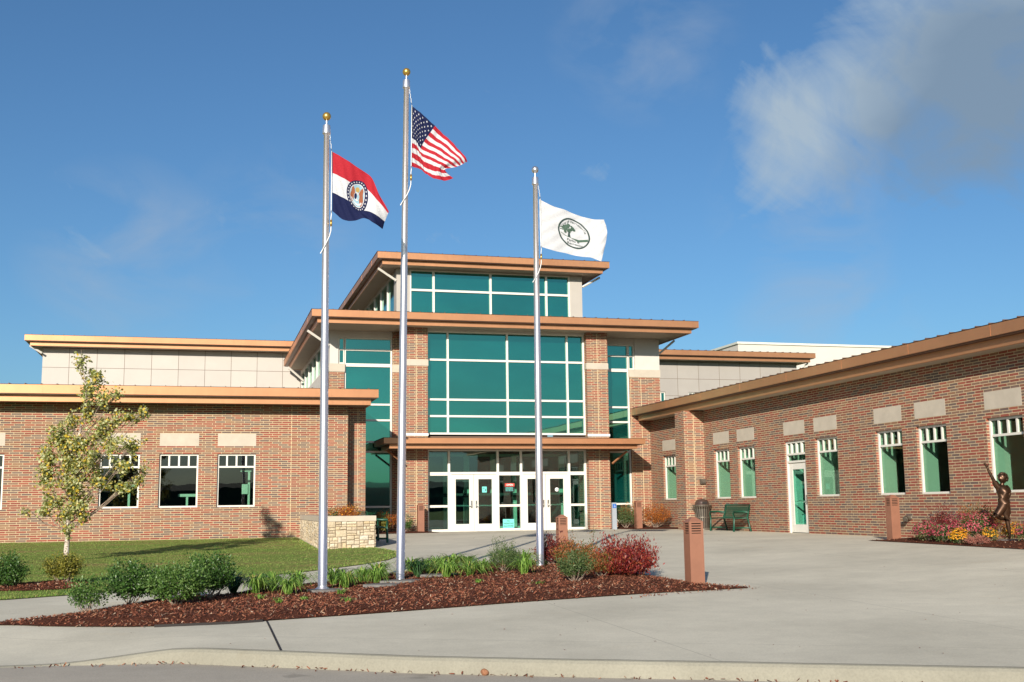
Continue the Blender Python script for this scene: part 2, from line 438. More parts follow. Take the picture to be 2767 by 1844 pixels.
# kerb: rounded nose + face, following the plaza edge
kb = MB(); prof = [(.05, .004), (.01, .004), (-.02, -.004), (-.045, -.03), (-.06, -.075), (-.075, None)]
rows = []
for x in [-12+.15*i for i in range(203)]:
    dy = (kY(x+.2)-kY(x-.2))/.4; L = math.hypot(1, dy); nx, ny = -dy/L, 1/L
    y = kY(x); zt = gz(x, y); row = []
    for d, dz in prof:
        z = SZ-.01 if dz is None else max(SZ-.01, zt+dz+.0015*noise.noise(Vector((x*3, d*9, 0))))
        row.append((x+nx*d, y+ny*d, z))
    rows.append(row)
for a, b in zip(rows, rows[1:]):
    for k in range(len(prof)-1): kb.face([a[k], a[k+1], b[k+1], b[k]])
kb.build('kerb', M['kerb'], kind='structure', uv=False)
ej = MB()
for i in range(6):
    y0, y1 = 12.16+i*.47, 12.16+(i+1)*.47
    ej.face([(.79,y0,gz(.8,y0)+.004),(.815,y0,gz(.8,y0)+.004),(.815,y1,gz(.8,y1)+.004),(.79,y1,gz(.8,y1)+.004)])
ej.build('expansion_joint', M['dark'], kind='structure', uv=False)

def interp_poly(pts, n=4):
    out = []
    N = len(pts)
    for i in range(N):
        p0, p1, p2, p3 = (pts[(i+k-1) % N] for k in range(4))
        for j in range(n):
            t = j/n
            out.append(tuple(.5*((2*p1[c])+(-p0[c]+p2[c])*t+(2*p0[c]-5*p1[c]+4*p2[c]-p3[c])*t*t+(-p0[c]+3*p1[c]-3*p2[c]+p3[c])*t**3) for c in (0,1)))
    return out
BED = interp_poly([(-3.6,16.1),(-2.46,15.93),(-1.91,15.66),(-1.3,15.40),(-.5,15.0),(.3,14.86),(1.01,14.98),(2.44,15.27),(4.32,15.65),(6.3,16.02),(7.6,16.12),(8.12,16.25),(7.75,16.9),(7.55,18.85),(7.50,20.79),(7.34,22.6),(6.7,23.3),(5.54,22.9),(4.49,22.3),(3.12,21.4),(2.3,20.9),(1.29,20.2),(.75,19.6),(.20,19.0),(-.6,18.7),(-1.3,17.6),(-1.76,16.75),(-2.50,16.3),(-3.6,16.25)], 4)
LAWN = [(-45,19.6),(-6,19.5),(-2.98,19.55),(-2.17,19.95),(-.9,21.1),(.28,22.12),(1.27,22.95),(2.34,23.9),(3.3,24.7),(4.0,25.6),(4.5,27.0),(4.72,28.4),(4.62,29.7),(4.40,30.75),(3.0,30.9),(3.0,38.6),(-45,38.6)]
SBED = interp_poly([(-4.4,22.1),(-3.4,22.15),(-2.8,22.3),(-2.35,22.8),(-1.98,22.4),(-2.05,21.2),(-2.5,20.75),(-3.3,20.8),(-4.4,20.9)], 4)
RBED = [(15.39,24.45),(15.33,23.0),(15.22,21.0),(15.1,18.6),(15.0,13),(17.42,13),(17.42,24.45)]
EBEDL = interp_poly([(4.6,39.8),(5.5,40.1),(6.6,40.3),(7.6,40.6),(8.2,41.0),(8.3,41.7),(7.2,41.95),(6.9,43.1),(4.6,43.1)], 3)
EBEDR = interp_poly([(15.2,42.9),(15.25,41.2),(15.6,40.3),(16.4,39.7),(17.1,39.0),(17.42,38.7),(17.42,42.9)], 3)
sheet('lawn', LAWN, lambda x, y: gz(x, y)+.012+.02*min(1, edist(x, y, LAWN)/.15), M['lawn'], .5)
def bedz(poly, mound, w=.5, lip=.012):
    return lambda x, y: gz(x, y)+lip+(mound*sm(0, w, edist(x, y, poly)))+.012*noise.noise(Vector((x*3, y*3, 0)))*min(1, edist(x, y, poly)/.2)
zBED = bedz(BED, .06); zS = bedz(SBED, .04, .5, .04); zR = bedz(RBED, .07, .9); zEL = bedz(EBEDL, .04); zER = bedz(EBEDR, .04)
sheet('mulch_bed', BED, zBED, M['mulch'], .2)
sheet('mulch_bed', SBED, zS, M['mulch'], .25)
sheet('mulch_bed', RBED, zR, M['mulch'], .25)
sheet('mulch_bed', EBEDL, zEL, M['mulch'], .4)
sheet('mulch_bed', EBEDR, zER, M['mulch'], .4)
# dark plastic edging at the left tail of the island bed
ed = MB()
pts = [(-.55,14.98),(-.2,14.86),(.1,14.80),(.4,14.80),(.75,14.88)]
for (x0,y0),(x1,y1) in zip(pts, pts[1:]):
    ed.face([(x0,y0-.02,gz(x0,y0)),(x1,y1-.02,gz(x1,y1)),(x1,y1,gz(x1,y1)+.03),(x0,y0,gz(x0,y0)+.03)])
    ed.face([(x0,y0,gz(x0,y0)+.03),(x1,y1,gz(x1,y1)+.03),(x1,y1+.03,gz(x1,y1)+.026),(x0,y0+.03,gz(x0,y0)+.026)])
tag(ed.build('landscape_edging', M['dark'], uv=False), 'low black plastic edging along the front of the island mulch bed', 'edging')
# mulch chips
def chips(polys, nper, name='mulch_chips'):
    mb = MB(); rnd = random.Random(3)
    for poly, zf, n in polys:
        x0, x1 = min(p[0] for p in poly), max(p[0] for p in poly); y0, y1 = min(p[1] for p in poly), max(p[1] for p in poly)
        k = 0
        while k < n:
            x, y = rnd.uniform(x0, x1), rnd.uniform(y0, y1)
            if not inpoly(x, y, poly): 
                if not (edist(x, y, poly) < .12 and rnd.random() < .05): continue
            k += 1
            a = rnd.uniform(0, 6.28); l = rnd.uniform(.009, .027); w = rnd.uniform(.003, .0075); c, s = math.cos(a), math.sin(a)
            z = zf(x, y)+rnd.uniform(.002, .016); t1, t2 = rnd.uniform(-.012, .018), rnd.uniform(-.006, .012)
            mb.face([(x-c*l-s*-w, y-s*l-c*w, z-t1), (x+c*l+s*w, y+s*l-c*w, z+t1), (x+c*l-s*w, y+s*l+c*w, z+t1+t2), (x-c*l-s*w, y-s*l+c*w, z-t1+t2)])
    tag(mb.build(name, M['chips'], uv=False), 'shredded brown bark chips scattered over the mulch beds', 'mulch', None, 'stuff')
def spillz(x, y): return gz(x, y)+.002
spill = [(5.9,15.5),(7.2,15.85),(8.1,15.98),(8.4,16.2),(8.1,16.5),(7.8,16.6),(6.3,16.0)]
gut = [(x, kY(x)-.10) for x in [i*.25-2 for i in range(50)]]; gut += [(x, y-.02) for x, y in reversed(gut)]
chips([(BED, zBED, 26000), (SBED, zS, 3500), (RBED, zR, 1800), (spill, spillz, 170), (gut, lambda x, y: SZ+.002, 300)], 0)

lv = MB(); rnd = random.Random(12)
for k in range(330):
    x, y = rnd.uniform(-3, 15), 8+28*rnd.random()**1.5
    if y < kY(x)+.1 or inpoly(x, y, BED) or inpoly(x, y, LAWN) or inpoly(x, y, SBED) or y > 40: continue
    a = rnd.uniform(0, 6.28); l = rnd.uniform(.006, .02); c, q = math.cos(a)*l, math.sin(a)*l; z = gz(x, y)+.006
    lv.face([(x-c, y-q, z), (x+q*.4, y-c*.4, z+.004), (x+c, y+q, z+.002), (x-q*.4, y+c*.4, z+.006)])
tag(lv.build('fallen_leaves', M['chips'], uv=False), 'tiny dry leaf scraps scattered over the pale concrete plaza', 'leaves', None, 'stuff')

# grass blades on the near lawn
def grass():
    mb = MB(); rnd = random.Random(5); k = 0
    while k < 26000:
        y = 19.3+19.2*rnd.random()**1.6; x = rnd.uniform(-1-.18*y, 4.8)
        if not inpoly(x, y, LAWN) or inpoly(x, y, SBED): continue
        k += 1; z = gz(x, y)+.015
        for q in range(2):
            a = rnd.uniform(0, 6.28); h = rnd.uniform(.02, .045); w = .0045+.00012*y; dx, dy = rnd.uniform(-.03, .03), rnd.uniform(-.03, .03)
            c, s = math.cos(a)*w, math.sin(a)*w
            mb.face([(x+dx-c, y+dy-s, z), (x+dx+c, y+dy+s, z), (x+dx+rnd.uniform(-.02,.02), y+dy+rnd.uniform(-.02,.02), z+h)])
    tag(mb.build('grass', M['grass'], uv=False), 'short mown green grass with brownish patches in front of the brick wing', 'grass', None, 'stuff')
grass()
# far hills round the site (seen in the window reflections)
hm = MB()
rr = []
for i in range(97):
    a = 2*math.pi*i/96; h = 11+5*noise.noise(Vector((math.cos(a)*2.2, math.sin(a)*2.2, 3)))*1.6
    if math.sin(a) > .2: h = 5
    rr.append([(330*math.cos(a), 330*math.sin(a), -.81), (350*math.cos(a), 350*math.sin(a), h*.75), (380*math.cos(a), 380*math.sin(a), h), (440*math.cos(a), 440*math.sin(a), -.81)])
for a, b in zip(rr, rr[1:]):
    for k in range(3): hm.face([a[k], b[k], b[k+1], a[k+1]], smooth=True)
hm.build('hills', plain('wooded_hills', (.035,.05,.025), .95, 0, .4, .15), kind='structure', uv=False)

# ------------------------------------------------------------------ building helpers
def mY(y, sgn=1): return lambda a, b, d: (a, y+d*sgn, b)
def mX(x, sgn=1): return lambda a, b, d: (x+d*sgn, a, b)
def mbox(mb, mp, a0, a1, b0, b1, d0, d1, m=0):
    P = [mp(a, b, d) for d in (d0, d1) for a, b in ((a0,b0),(a1,b0),(a1,b1),(a0,b1))]
    n = len(mb.v); mb.v += P
    for f in ((0,1,2,3),(7,6,5,4),(0,4,5,1),(1,5,6,2),(2,6,7,3),(3,7,4,0)):
        mb.f.append(tuple(n+i for i in f)); mb.m.append(m); mb.sm.append(False)
def wall(mb, mp, a0, a1, b0, b1, holes, depth, thick=None):
    A = sorted(set([a0, a1]+[h[0] for h in holes]+[h[1] for h in holes])); B = sorted(set([b0, b1]+[h[2] for h in holes]+[h[3] for h in holes]))
    for i in range(len(A)-1):
        for j in range(len(B)-1):
            ca, cb = (A[i]+A[i+1])/2, (B[j]+B[j+1])/2
            if any(h[0] < ca < h[1] and h[2] < cb < h[3] for h in holes): continue
            mb.face([mp(A[i],B[j],0), mp(A[i+1],B[j],0), mp(A[i+1],B[j+1],0), mp(A[i],B[j+1],0)])
            if thick: mb.face([mp(A[i],B[j],thick), mp(A[i],B[j+1],thick), mp(A[i+1],B[j+1],thick), mp(A[i+1],B[j],thick)])
    for h in holes:
        x0, x1, z0, z1 = h
        for p, q in (((x0,z0),(x1,z0)), ((x1,z0),(x1,z1)), ((x1,z1),(x0,z1)), ((x0,z1),(x0,z0))):
            mb.face([mp(*p,0), mp(*p,thick or depth), mp(*q,thick or depth), mp(*q,0)])
def pane(parent, mp, a0, a1, b0, b1, d, mat, name='pane', world=True):
    p = MB(); mbox(p, mp, a0, a1, b0, b1, d, d+.012)
    return p.build(name, mat, parent, world)

B = empty('recreation_center', (11.2, 42, 0), 'brick community building with glass entrance tower and copper coloured roof edges', 'building')

def window(mp, a0, a1, z0, z1, d=.10, transom=.42, glass='glass', label=None):
    w = MB(); t = .055; e = .003
    mbox(w, mp, a0+e, a0+t, z0+e, z1-e, d-.03, d+.05); mbox(w, mp, a1-t, a1-e, z0+e, z1-e, d-.03, d+.05)
    mbox(w, mp, a0+t, a1-t, z0+e, z0+t, d-.03, d+.05); mbox(w, mp, a0+t, a1-t, z1-t, z1-e, d-.03, d+.05)
    zt = z1-transom
    mbox(w, mp, a0+t, a1-t, zt-.028, zt+.028, d-.015, d+.05)
    for k in (1, 2, 3):
        c = a0+(a1-a0)*k/4; mbox(w, mp, c-.028, c+.028, zt+.028, z1-t, d-.012, d+.05)
    o = w.build('window', M['frame'], B, label=label)
    pane(o, mp, a0+t-.01, a1-t+.01, z0+t-.01, z1-t+.01, d+.02, M[glass])
    return o

def ring(mb, x0, x1, y0, y1, z0, z1, t, m=0):
    o = [(x0,y0),(x1,y0),(x1,y1),(x0,y1)]; i = [(x0+t,y0+t),(x1-t,y0+t),(x1-t,y1-t),(x0+t,y1-t)]
    for k in range(4):
        a, b, c, d = o[k], o[(k+1)%4], i[(k+1)%4], i[k]
        mb.face([(*a,z0),(*b,z0),(*b,z1),(*a,z1)], m); mb.face([(*d,z0),(*d,z1),(*c,z1),(*c,z0)], m)
        mb.face([(*a,z1),(*b,z1),(*c,z1),(*d,z1)], m); mb.face([(*a,z0),(*d,z0),(*c,z0),(*b,z0)], m)
def eave(x0, x1, y0, y1, zt, ho=.25, gap=.03, hi=.17, inset=.22, soff='soffit', rise=.05, seams='f', soff_in=None, ins_x=None):
    """roof edge: upper fascia, set-back lower fascia, soffit and low hip roof with standing seams"""
    up = MB(); ring(up, x0, x1, y0, y1, zt-ho, zt, .08)
    x = x0+1.7
    while x < x1-.5: up.box(x, x+.02, y0-.004, y0+.002, zt-ho, zt, 0); x += 3.05
    y = y0+1.7
    while y < y1-.5: up.box(x0-.004, x0+.002, y, y+.02, zt-ho, zt, 0); y += 3.05
    f1 = up.build('fascia', M['copper'], B)
    lo = MB(); zl = zt-ho-gap; ring(lo, x0+inset, x1-inset, y0+inset, y1-inset, zl-hi, zl, .06)
    ring(lo, x0+.05, x1-.05, y0+.05, y1-.05, zt-ho-gap*.9, zt-ho-.004, inset+.02, 1)
    lo.build('lower_fascia', [M['copper'], M['roof']], B)
    so = MB(); so.face([(x0+inset+.02,y0+inset+.02,zl-hi+.02),(x0+inset+.02,y1-inset-.02,zl-hi+.02),(x1-inset-.02,y1-inset-.02,zl-hi+.02),(x1-inset-.02,y0+inset+.02,zl-hi+.02)])
    so.build('soffit', M[soff], B)
    rf = MB(); w = min(x1-x0, y1-y0)/2*.98; h = w*rise; ov = .02
    a = [(x0-ov,y0-ov,zt+.012),(x1+ov,y0-ov,zt+.012),(x1+ov,y1+ov,zt+.012),(x0-ov,y1+ov,zt+.012)]
    b = [(x0+w,y0+w,zt+h),(x1-w,y0+w,zt+h),(x1-w,y1-w,zt+h),(x0+w,y1-w,zt+h)]
    for k in range(4): rf.face([a[k], a[(k+1)%4], b[(k+1)%4], b[k]])
    rf.face(b)
    def seam(p, d):
        q = (p[0]+d[0], p[1]+d[1]); n = (abs(d[1])/max(.01, abs(d[0])+abs(d[1])), abs(d[0])/max(.01, abs(d[0])+abs(d[1])))
        L = abs(d[0])+abs(d[1]); w2 = .018
        zz0, zz1 = zt+.012, zt+.012+L*rise
        dx, dy = n[0]*w2, n[1]*w2
        rf.face([(p[0]-dx,p[1]-dy,zz0),(p[0],p[1],zz0+.035),(q[0],q[1],zz1+.035),(q[0]-dx,q[1]-dy,zz1)])
        rf.face([(p[0]+dx,p[1]+dy,zz0),(q[0]+dx,q[1]+dy,zz1),(q[0],q[1],zz1+.035),(p[0],p[1],zz0+.035)])
        rf.face([(p[0]-dx,p[1]-dy,zz0),(p[0]+dx,p[1]+dy,zz0),(p[0],p[1],zz0+.035)])
    sp = .46
    if 'f' in seams:
        x = x0+.3
        while x < x1-.2:
            L = min(w, x-x0, x1-x); seam((x, y0-.01), (0, max(.1, L))); x += sp
    if 'l' in seams:
        y = y0+.3
        while y < y1-.2:
            L = min(w, y-y0, y1-y); seam((x0-.01, y), (max(.1, L), 0)); y += sp
    rf.build('roof', M['roof'], B)
def brace(p0, p1, r=.045, mat='frame'):
    b = MB(); b.tube([p0, p1], r, 4, smooth=False); b.build('eave_brace', M[mat], B)

# ---- left wing
WT, WB = 2.71, 1.005+.0
lw = MB(); YL = 38.3
wins = [(-10.88,-9.66),(-9.07,-7.85),(-7.25,-6.03),(-3.23,-2.01),(-1.42,-.20),(.39,1.61)]
wins = [(-16.3,-15.08),(-14.49,-13.27)]+wins
holes = [(a, b, 1.0, 2.72) for a, b in wins]
wall(lw, mY(YL), -30, 4.62, -.5, 4.35, holes, .12, .3)
lw.build('brick_wall', M['brick'], B)
parts('brick_wall', M['brick'], [(4.61, 4.62, YL+.002, 38.9, -.5, 4.35), (4.622, 5.30, 38.9, 43.0, -.5, 4.35), (-30, -29.9, 38.6, 56, -.5, 4.35)], B)
parts('control_joint', M['mortar'], [(5.02, 5.035, 38.897, 38.9, -.4, 4.3)]+[(xj, xj+.012, YL-.003, YL-.0005, -.1, 4.3) for xj in (-7.6, 2.75)], B)
for a, b in wins: window(mY(YL), a, b, 1.0, 2.72)
parts('limestone_block', M['lime'], [(a, b, YL-.004, YL+.02, 2.97, 3.378) for a, b in wins], B)
eave(-31, 5.50, 37.3, 56.7, 4.80, ho=.27, hi=.20, soff='bsoffit')
# interior of the left wing
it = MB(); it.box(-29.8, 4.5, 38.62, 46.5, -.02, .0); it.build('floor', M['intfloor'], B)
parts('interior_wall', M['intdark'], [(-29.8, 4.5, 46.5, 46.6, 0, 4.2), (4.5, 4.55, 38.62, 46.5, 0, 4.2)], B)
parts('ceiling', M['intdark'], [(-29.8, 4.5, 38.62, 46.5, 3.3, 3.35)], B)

# ---- entrance tower
YP, YC, YS = 41.8, 42.1, 43.1
def pillar(x0, x1, y0, y1, mb, z0, z1): mb.box(x0, x1, y0, y1, z0, z1)
bxs = []
for x0, x1 in ((7.14, 8.02), (14.34, 15.21)): bxs += [(x0, x1, YP, 43.0, -.05, 6.19), (x0, x1, YP, 43.0, 6.425, 7.75)]
bxs += [(6.87, 7.14, 42.98, 43.4, -.05, 6.06), (15.21, 15.49, 42.98, 43.4, -.05, 6.06), (6.87, 7.14, 42.98, 43.4, 6.35, 7.75), (15.21, 15.49, 42.98, 43.4, 6.35, 7.75), (4.47, 5.03, 43.0, 43.6, -.05, 6.05), (16.58, 17.9, 43.0, 43.6, -.05, 6.05)]
parts('brick_pillar', M['brick'], bxs, B)
parts('limestone_band', M['lime'], [(7.12, 8.04, YP-.02, 43.0, 6.19, 6.425), (14.32, 15.23, YP-.02, 43.0, 6.19, 6.425), (6.87, 7.12, 42.96, 43.38, 6.06, 6.35), (15.23, 15.49, 42.96, 43.38, 6.06, 6.35), (4.45, 5.05, 42.98, 43.6, 6.05, 6.36), (16.56, 17.92, 42.98, 43.6, 6.05, 6.36)], B)
parts('flashing', M['white'], [(x0, x1, YP-.03, YP, 3.56, 3.65) for x0, x1 in ((7.12, 8.04), (14.32, 15.23))], B)
parts('stucco_wall', M['stucco'], [(4.47, 4.80, 43.0, 43.6, 6.36, 7.72), (16.83, 17.9, 43.0, 43.6, 6.36, 7.72), (4.6, 17.8, 43.05, 43.35, 7.37, 7.72), (8.02, 14.34, 42.0, 42.3, 7.58, 7.74)], B)
st = MB()
# side wall with the ribbon window
wall(st, mX(4.47), 43.6, 57, 0, 7.9, [(44.6, 56.2, 6.35, 7.5)], .1, .3)
st.build('stucco_wall', M['stucco'], B)
parts('stucco_wall', M['stucco'], [(17.6, 17.9, 43.6, 57, 0, 7.9)], B)
jb = []
for x in (7.57, 14.77): jb += [(x, x+.02, YP-.003, YP, 0, 3.5), (x, x+.02, YP-.003, YP, 3.66, 6.18), (x, x+.02, YP-.003, YP, 6.43, 7.6)]
jb += [(17.05, 17.07, 42.997, 43, 0, 6), (16.6, 16.615, 42.997, 43, 0, 6)]
parts('control_joint', M['mortar'], jb, B)

def curtain(mp, xs, zs, d=0, t=.06, glass='teal', skip=(), bot=True, depth=.10):
    w = MB()
    for x in xs: mbox(w, mp, x-t/2, x+t/2, zs[0]-t/2, zs[-1]+t/2, d-.02, d+depth)
    for z in zs:
        for x0, x1 in zip(xs, xs[1:]): mbox(w, mp, x0+t/2, x1-t/2, z-t/2, z+t/2, d-.017, d+depth-.003)
    o = w.build('curtain_wall_frame', M['frame'], B)
    for i, (x0, x1) in enumerate(zip(xs, xs[1:])):
        for j, (z0, z1) in enumerate(zip(zs, zs[1:])):
            if (i, j) in skip: continue
            pane(o, mp, x0+t/2-.01, x1-t/2+.01, z0+t/2-.01, z1-t/2+.01, d+.05+.0004*(i+j), M[glass], 'glass_pane')
    return o
curtain(mY(YC), [8.05, 8.85, 11.2, 13.63, 14.31], [3.66, 4.32, 4.95, 6.47, 7.56], t=.075)
def sidebay(xa, xb, xc, xd):
    curtain(mY(YS), [xa, xb], [.30, .95, 3.02, 3.40, 4.22, 4.82, 6.30], t=.07)
    curtain(mY(YS), [xc, xd] if xc < xa else [xc, xd], [6.36, 6.91, 7.36], t=.06)
sidebay(5.06, 6.84, 5.06, 6.84)
curtain(mY(YS), [4.83, 5.02], [6.39, 6.91, 7.36], t=.05)
sidebay(15.52, 16.55, 15.52, 16.55)
curtain(mY(YS), [16.59, 16.80], [6.39, 6.91, 7.36], t=.05)
curtain(mX(4.47), [44.6+1.93*i for i in range(7)], [6.35, 7.5], t=.08, d=.02)
parts('brick_base', M['brick'], [(5.04, 6.86, 43.0, 43.4, -.05, .27), (15.5, 16.57, 43.0, 43.4, -.05, .27)], B)
eave(3.60, 18.76, 40.92, 56.06, 8.07, seams='fl', rise=.035)
brace((3.62, 43.0, 7.60), (4.45, 43.0, 7.05)); brace((3.70, 54.5, 7.60), (4.45, 54.5, 6.95)); brace((18.6, 43.0, 7.60), (17.92, 43.0, 7.05))
# clerestory
cl = MB(); YT = 44.4
wall(cl, mY(YT), 7.25, 15.1, 7.9, 10.55, [(7.78, 14.57, 8.55, 10.42)], .1, .3)
CB = plain('clerestory_beige', (.40,.365,.32), .7, 0, .05, 1)
cl.build('clerestory_wall', CB, B)
cl = MB(); wall(cl, mX(7.25), YT, 57, 7.9, 10.55, [(45.0, 56.4, 8.75, 10.38)], .1, .3); cl.build('clerestory_wall', CB, B)
parts('clerestory_wall', CB, [(14.8, 15.1, YT+.301, 57, 7.9, 10.55), (7.25, 15.1, 57, 57.1, 7.9, 10.55)], B)
curtain(mY(YT+.04), [7.81, 8.77, 11.15, 13.54, 14.54], [8.58, 9.60, 10.42], t=.085)
curtain(mX(7.25), [45.0+1.9*i for i in range(7)], [8.75, 10.38], t=.08, d=.02)
eave(6.35, 16.01, 43.48, 58.0, 10.90, seams='fl')
brace((6.50, YT, 10.42), (7.24, YT, 9.95)); brace((15.9, YT, 10.42), (15.12, YT, 9.98))
# canopy over the doors
eave(6.17, 16.19, 40.5, 42.97, 3.40, ho=.20, gap=.02, hi=.15, inset=.24, soff='bsoffit', seams='')
brace((6.48, 41.6, 2.98), (7.12, 41.6, 2.50), .04, 'copper'); brace((15.85, 41.6, 2.98), (15.23, 41.6, 2.50), .04, 'copper')

# storefront
sf = curtain(mY(YC), [8.07, 8.88, 10.78, 11.70, 13.63, 14.29], [2.17, 3.04], t=.085, glass='doorglass')
for xs2 in ((8.07, 8.88), (10.78, 11.70), (13.63, 14.29)):
    curtain(mY(YC+.0005), list(xs2), [.045, .94, 2.125], t=.085, glass='doorglass')
hd = MB(); hd.box(8.0, 14.36, 42.0, 42.2, 3.09, 3.55); hd.build('head_panel', M['bsoffit'], B)
def door(mp, a0, a1, z0, z1, hs, stile=.17, topr=.17, botr=.24, d=.0):
    w = MB(); mbox(w, mp, a0, a0+stile, z0, z1, d-.01, d+.04); mbox(w, mp, a1-stile, a1, z0, z1, d-.01, d+.04)
    mbox(w, mp, a0+stile, a1-stile, z0, z0+botr, d-.008, d+.038); mbox(w, mp, a0+stile, a1-stile, z1-topr, z1, d-.008, d+.038)
    o = w.build('door', M['frame'], B)
    pane(o, mp, a0+stile-.01, a1-stile+.01, z0+botr-.01, z1-topr+.01, d+.012, M['doorglass'])
    hx = a1-stile/2 if hs > 0 else a0+stile/2
    h = MB(); mbox(h, mp, hx-.03, hx+.03, .86, 1.14, d-.03, d-.0105)
    h.tube([mp(hx, .98, d-.03), mp(hx, .95, d-.07), mp(hx-hs*.02, .93, d-.075), mp(hx-hs*.10, .93, d-.07)], .012, 6)
    h.build('handle', M['chrome'], o)
    pb = MB(); mbox(pb, mp, a0+stile, a1-stile, .93, .98, d+.04, d+.07); pb.build('push_bar', M['chrome'], o)
    return o
for a0, a1, hs in ((8.965, 9.83, 1), (9.845, 10.71, -1), (11.775, 12.66, 1), (12.675, 13.555, -1)):
    door(mY(YC), a0, a1, .03, 2.115, hs)
parts('door_threshold', M['frame'], [(8.92, 10.735, 42.08, 42.2, .0, .028), (11.745, 13.585, 42.08, 42.2, .0, .028)], B)
parts('door_jamb', M['frame'], [(a, a+.04, 42.085, 42.19, .028, 2.128) for a in (8.9225, 10.7125, 11.7425, 13.5575)], B)
# vestibule and lobby inside
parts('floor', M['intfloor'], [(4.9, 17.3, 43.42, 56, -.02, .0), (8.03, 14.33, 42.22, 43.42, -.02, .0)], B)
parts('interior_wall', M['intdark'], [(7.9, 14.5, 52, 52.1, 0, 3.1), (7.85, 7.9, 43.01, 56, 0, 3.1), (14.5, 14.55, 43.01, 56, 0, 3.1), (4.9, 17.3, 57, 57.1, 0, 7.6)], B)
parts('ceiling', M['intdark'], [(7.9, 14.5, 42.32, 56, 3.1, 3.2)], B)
parts('vestibule_post', M['frameshade'], [(a, a+w_, 44.6, 44.7, 0, 2.9) for a, w_ in ((9.18, .24), (10.02, .22), (11.12, .20), (12.0, .2), (13.02, .12), (14.0, .24))], B)
parts('vestibule_rail', M['intdark'], [(8.0, 14.4, 44.50, 44.55, 1.30, 1.44)], B)
parts('vestibule_header', M['frameshade'], [(8.0, 14.4, 44.56, 44.69, 2.9, 3.0)], B)
parts('vestibule_rail', M['frameshade'], [(8.0, 14.4, 44.71, 44.76, .0, .12)], B)

# ---- right wing
XR = 17.4; SILL, HEAD = 1.085, 2.785
rw = MB()
W = [(40.5, 41.72), (38.88, 40.1), (35.85, 37.07), (33.98, 35.2), (28.9, 30.13), (25.75, 26.97), (23.92, 25.14), (21.22, 22.44), (19.39, 20.61), (16.5, 17.72)]
holes = [(a, b, SILL, HEAD) for a, b in W]+[(30.72, 31.96, -.02, HEAD)]
wall(rw, mX(XR), 11, 43.0, -.3, 4.30, holes, .12, .17)
rw.build('brick_wall', M['brick'], B)
parts('brick_pier', M['brick'], [(16.62, 17.398, 37.86, 38.62, -.05, 4.24)], B)
parts('brick_wall', M['brick'], [(17.58, 40, 11, 11.2, -.3, 4.3)], B)
parts('control_joint', M['mortar'], [(17.0, 17.02, 37.857, 37.86, 0, 4.2)], B)
for a, b in W: window(mX(XR), a, b, SILL, HEAD, transom=.40)
parts('limestone_block', M['lime'], [(XR-.004, XR+.02, a-.02, b+.02, 2.985, 3.39) for a, b in W+[(30.72, 31.96)]], B)
# side door: frame, transoms, leaf
w = MB(); mp = mX(XR); d = .07
for a in (30.72+.003, 31.96-.063): mbox(w, mp, a, a+.06, 0, HEAD-.003, d-.03, d+.08)
for z0, z1 in ((HEAD-.06, HEAD-.003), (2.36, 2.42), (2.13, 2.19)): mbox(w, mp, 30.783, 31.897, z0, z1, d-.028, d+.078)
for k in (1, 2, 3):
    c = 30.72+1.24*k/4; mbox(w, mp, c-.035, c+.035, 2.42, HEAD-.06, d-.026, d+.05)
o = w.build('window', M['frame'], B, label='narrow transom window above the side door')
pane(o, mp, 30.78, 31.90, 2.18, HEAD-.05, d+.03, M['glass'])
door(mX(XR+.09), 30.79, 31.89, .02, 2.125, -1, stile=.2, topr=.2, botr=.24)
eave(16.60, 41, 10.2, 43.0-.02, 4.74, ho=.26, hi=.20, seams='l', soff='soffit', rise=.04)
# interior rooms of the right wing: floor, ceiling, back wall and partitions that catch the sun
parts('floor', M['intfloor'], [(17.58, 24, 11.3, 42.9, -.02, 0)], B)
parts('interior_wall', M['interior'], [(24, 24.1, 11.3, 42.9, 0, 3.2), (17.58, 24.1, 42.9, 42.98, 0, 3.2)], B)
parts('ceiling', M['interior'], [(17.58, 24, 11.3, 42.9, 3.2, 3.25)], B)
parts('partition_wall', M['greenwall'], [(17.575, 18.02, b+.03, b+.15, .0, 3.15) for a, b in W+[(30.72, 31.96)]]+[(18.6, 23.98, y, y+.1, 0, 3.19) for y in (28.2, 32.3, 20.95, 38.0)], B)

# ---- hall with panelled upper walls behind
YH = 56.8
ph = MB(); wall(ph, mY(YH), -7.50, 4.46, 4.5, 8.75, [], .1, .3); ph.build('panelled_wall', M['panel'], B)
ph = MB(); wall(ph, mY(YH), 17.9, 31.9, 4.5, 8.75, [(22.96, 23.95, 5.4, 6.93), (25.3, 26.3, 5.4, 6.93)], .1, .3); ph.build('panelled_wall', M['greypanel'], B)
parts('panelled_wall', M['panel'], [(-7.5, -7.2, 57.11, 75, 4.5, 8.75), (31.6, 31.9, 57.11, 75, 4.5, 8.75)], B)
for a, b in ((22.96, 23.95), (25.3, 26.3)): window(mY(YH), a, b, 5.4, 6.93, glass='teal', transom=1.2)
eave(-8.20, 4.55, 55.9, 75, 9.05, ho=.26, hi=.18); eave(17.0, 32.6, 55.9, 75, 9.1, ho=.26, hi=.18)
brace((-8.05, 56.5, 8.62), (-7.5, 56.5, 8.28)); brace((32.45, 56.5, 8.62), (31.92, 56.5, 8.28))
bh = MB(); bh.box(37.6, 85, 75.3, 110, 0, 12.5); bh.build('stucco_wall', M['bighall'], B)
cp = MB(); cp.box(37.5, 85.2, 75.2, 110.2, 12.5, 12.66); cp.build('roof_coping', M['frameshade'], B)
